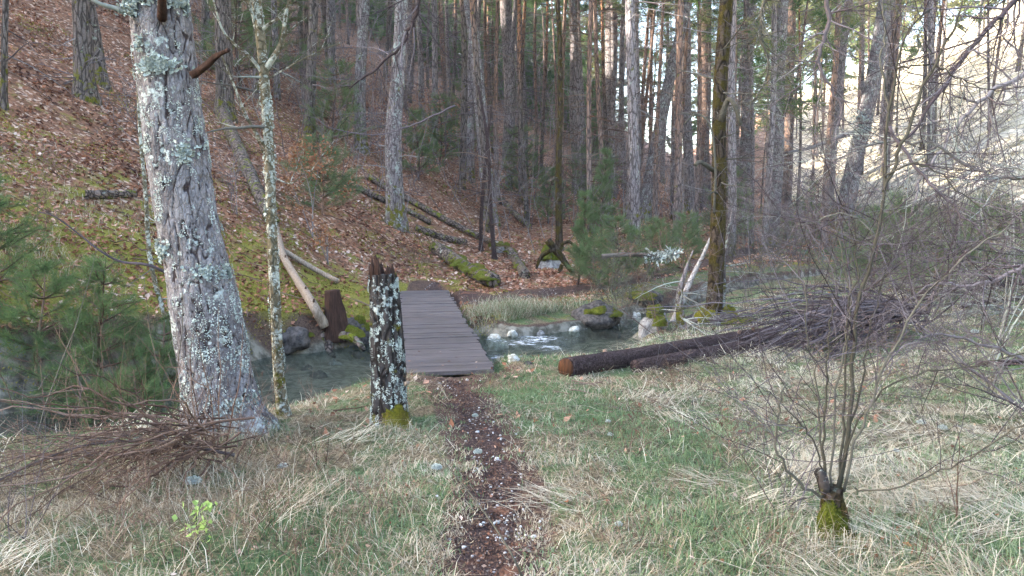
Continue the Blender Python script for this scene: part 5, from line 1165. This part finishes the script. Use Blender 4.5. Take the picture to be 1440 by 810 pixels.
def pebbles():
    mb = MB(); P = smooth_path(PATHC, 200); pts = []
    for (px, py, n, sp) in [(704, 735, 46, .09), (690, 640, 16, .08), (706, 615, 10, .1), (672, 587, 6, .07), (690, 690, 16, .15), (735, 650, 8, .1), (700, 790, 20, .15), (672, 560, 5, .1)]:
        c = gp(px, py); pts += [(c[0]+rng.normal()*sp, c[1]+rng.normal()*sp*1.6) for _ in range(n)]
    pts += [(P[i][0]+rng.normal()*.12, P[i][1]) for i in rng.integers(30, 200, 90)]
    for (x, y) in pts:
        d, _ = poly_dist(PATHC, np.array([x]), np.array([y])); r = rng.uniform(.004, .011)*(1 if rng.random() < .9 else 1.8); c = np.array([x, y, hz(x, y)-.05*math.exp(-(d[0]/.22)**2)+.014])
        v = rng.normal(size=(9, 3)); v /= np.linalg.norm(v, axis=1, keepdims=True)
        u = np.arange(7)*2*np.pi/7; k = rng.uniform(.7, 1.25, (3, 7)); zz = np.array([-.5, .35, .75])*r*.8; rad = np.array([.8, 1, .55])*r
        V = np.stack([c[0]+rad[:, None]*k*np.cos(u), c[1]+rad[:, None]*k*np.sin(u)*.8, c[2]+zz[:, None]+0*k], -1).reshape(-1, 3); V = np.vstack([V, c+np.array([0, 0, r*.72])])
        i = np.arange(2)[:, None]*7; j = np.arange(7)[None]; mb.add(V, [(14+a, 14+(a+1) % 7, 21) for a in range(7)], np.stack([i+j, i+(j+1) % 7, i+7+(j+1) % 7, i+7+j], -1).reshape(-1, 4))
    o = mb.build("gravel", varied("white_pebbles", [(.16, .14, .135), (.42, .41, .40), (.66, .66, .66)], .8, nscale=60)); o["kind"] = "stuff"; o["label"] = "white pebbles strewn along the trodden path"; o["category"] = "gravel"
    mb = MB(); n = 9000; u = rng.uniform(.12, 1, n); i = (u*199).astype(int); N_ = np.gradient(P, axis=0); N_ = np.stack([-N_[:, 1], N_[:, 0]], 1); N_ /= np.linalg.norm(N_, axis=1, keepdims=True)
    xy = P[i] + N_[i]*(rng.normal(size=(n, 1))*.16) + rng.normal(size=(n, 2))*.02; d, _ = poly_dist(PATHC, xy[:, 0], xy[:, 1]); z = H(xy[:, 0], xy[:, 1]) - .05*np.exp(-(d/.22)**2)+.02
    leaves(mb, np.column_stack([xy, z]), .008, .8); o = mb.build("bark_litter", varied("litter", [(.028, .018, .015), (.07, .04, .03), (.14, .075, .05), (.2, .15, .12)], .7), smooth=False); o["kind"] = "stuff"; o["label"] = "dark crumbled leaves and bark scraps littering the path"; o["category"] = "leaf litter"
pebbles()
# tufts of fallen blue-grey lichen in the grass
LT = [(272, 684, .11, "largest blue-grey lichen tuft below the big pine"), (398, 662, .07, "lichen tuft right of the big pine's foot"), (614, 664, .08, "pale lichen tuft left of the path near the bent stem"), (672, 642, .07, "lichen tuft on the left rim of the path"), (668, 590, .06, "lichen tuft on the path in front of the bridge"), (858, 617, .05, "lichen tuft in green grass right of the path"), (870, 745, .05, "lichen tuft at the lower right of the path"), (1295, 600, .08, "lichen tuft in the pale grass right of the bare shrub"), (1325, 607, .08, "lichen tuft beside the right-hand log tip"), (1260, 640, .05, "small lichen tuft right of the mossy shrub base"), (1370, 470, .13, "wide lichen-crusted clump among the dead boughs at right"), (855, 598, .05, "smaller lichen tuft up the bank right of the path")]
for px, py, r_, lb in LT:
    r_ *= .75; p = gp(px, py); mb = MB(); n = 520; d = rng.normal(size=(n, 3)); d[:, 2] = np.abs(d[:, 2])*.5; d *= (r_*.5/ np.linalg.norm(d, axis=1, keepdims=True))*rng.random((n, 1))**.4
    flakes(mb, p+d*np.array([1, 1, .8])+np.array([0, 0, .03]), d/np.linalg.norm(d, axis=1, keepdims=True)+rng.normal(size=(n, 3))*.4, r_*.075, .9)
    tag(mb.build("lichen_tuft", M_LICH, origin=p), lb, "lichen")

# ================================================================== OVERHANGING BOUGHS AND THE TANGLE AT THE RIGHT
def bough(label, pts, Y0, Y1, w, mat, tw=.8, dens=1.0, lich=0):
    n = 26; P = smooth_path([at(px, py, Y0+(Y1-Y0)*k/(len(pts)-1)) for k, (px, py) in enumerate(pts)], n); P += rng.normal(size=P.shape)*.012
    t = thing("overhanging_bough", label, "branch", P[0]); a, b_ = MB(), MB(); rr = np.linspace(w, w*.3, n)/2*Y0/F; tube(a, P, rr, 7); a.build("stem", mat, t)
    RMIN[0] = .00026*Y0
    for k in range(3, n):
        for _ in range(2):
            if rng.random() < .75*dens:
                d = P[k]-P[k-1]; d /= np.linalg.norm(d); d = rotv(d, np.cross(d, rvec()), R(rng.uniform(30, 80))); grow(b_, P[k], d, tw*rng.uniform(.4, 1.3), max(rr[k]*.45, RMIN[0]), 2, .32, .0, 4, .55, (30, 70), .3, seg=6)
    RMIN[0] = .0011
    b_.build("twigs", mat, t); return t
bough("dark bough dipping in from the upper right corner with fine twigs", [(1500, -60), (1440, -8), (1396, 30), (1350, 88), (1300, 160), (1262, 210)], 6.2, 5.6, 9, T_PURP, .7)
bough("lichened bough reaching left across the upper right from the edge", [(1500, 230), (1440, 250), (1380, 240), (1310, 205), (1240, 200), (1170, 230)], 6.0, 6.4, 7, T_LICH, .8)
bough("long thin bough sloping down to the right edge over the meadow", [(1250, 180), (1300, 250), (1350, 300), (1400, 350), (1460, 420)], 5.6, 5.2, 5, T_PURP, .6)
bough("grey bough entering high at the right edge and drooping over the bright slope", [(1500, 90), (1430, 110), (1370, 150), (1310, 230), (1280, 300)], 7.5, 7.0, 8, T_GREY, .9)
bough("crooked twiggy bough hanging from the top edge left of the many-stemmed shrub", [(1150, -40), (1165, 30), (1150, 90), (1180, 150), (1170, 210)], 8.0, 7.8, 7, T_GREY, .8)
bough("slim bough hanging from the top edge above the ochre mossy tree", [(1085, -40), (1070, 40), (1080, 100), (1050, 160)], 9.5, 9.2, 6, T_OLIVE, .7)
bough("thin bare bough stretching in from the top across the middle of the wood", [(600, -40), (580, 30), (560, 70), (510, 110), (490, 125)], 9.0, 9.4, 6, T_PURP, .8, .7)
bough("thin dark bough crossing low behind the straight lichen-grey pine", [(640, 150), (580, 175), (530, 190), (470, 180), (430, 160)], 16, 16.5, 2.5, T_PURP, 1.0, .7)
bough("twiggy grey bough low over the pale grass at the right edge", [(1500, 540), (1430, 500), (1370, 480), (1310, 470), (1250, 500)], 6.4, 6.0, 6, T_GREY, .6)
bough("dark twiggy bough above the right-hand fallen poles", [(1500, 330), (1430, 380), (1370, 400), (1310, 400), (1270, 430)], 7.2, 7.6, 7, T_PURP, .8)
for i_, (px, py, w_, h_, m_) in enumerate([(432, 520, 14, 7, ST_DARK), (470, 512, 16, 8, ST_GREY), (500, 500, 18, 9, ST_DARK), (388, 548, 16, 8, ST_GREY), (520, 492, 14, 10, ST_DARK), (760, 470, 12, 7, ST_GREY), (720, 470, 14, 8, ST_PALE), (790, 486, 12, 6, ST_GREY), (742, 512, 12, 6, ST_DARK)]):
    rock("stream_stone", "small rounded stone lying in the shallow stream bed", px, py, w_, h_, m_, None, 20+i_, group="small stones in the stream")
for px, py, w_, h_, lb in [(838, 446, 60, 20, "mossy hummock on the bank under the olive-stemmed shrub"), (1005, 452, 70, 16, "mossy mound round the foot of the ochre mossy trunk"), (905, 420, 50, 14, "low mossy hump between the dirt trail and the lime mossy rock")]:
    rock("mossy_hummock", lb, px, py, w_, h_, ST_DARK, 14, int(px) % 17, "mound")

# ================================================================== AIR
hv = bpy.data.materials.new("haze_air"); hv.use_nodes = True; hn = hv.node_tree; hn.nodes.remove(hn.nodes["Principled BSDF"])
pv = hn.nodes.new("ShaderNodeVolumePrincipled"); pv.inputs["Color"].default_value = (.92, .93, .95, 1); pv.inputs["Density"].default_value = 0.0005
hn.links.new(pv.outputs[0], hn.nodes["Material Output"].inputs["Volume"])
mb = MB(); x0, x1, y0, y1, z0, z1 = -190, 220, -75, 290, -4, 75
mb.add([(x0, y0, z0), (x1, y0, z0), (x1, y1, z0), (x0, y1, z0), (x0, y0, z1), (x1, y0, z1), (x1, y1, z1), (x0, y1, z1)], None, [(3, 2, 1, 0), (4, 5, 6, 7), (0, 1, 5, 4), (1, 2, 6, 5), (2, 3, 7, 6), (3, 0, 4, 7)])
o = mb.build("haze", hv, smooth=False); o["kind"] = "stuff"
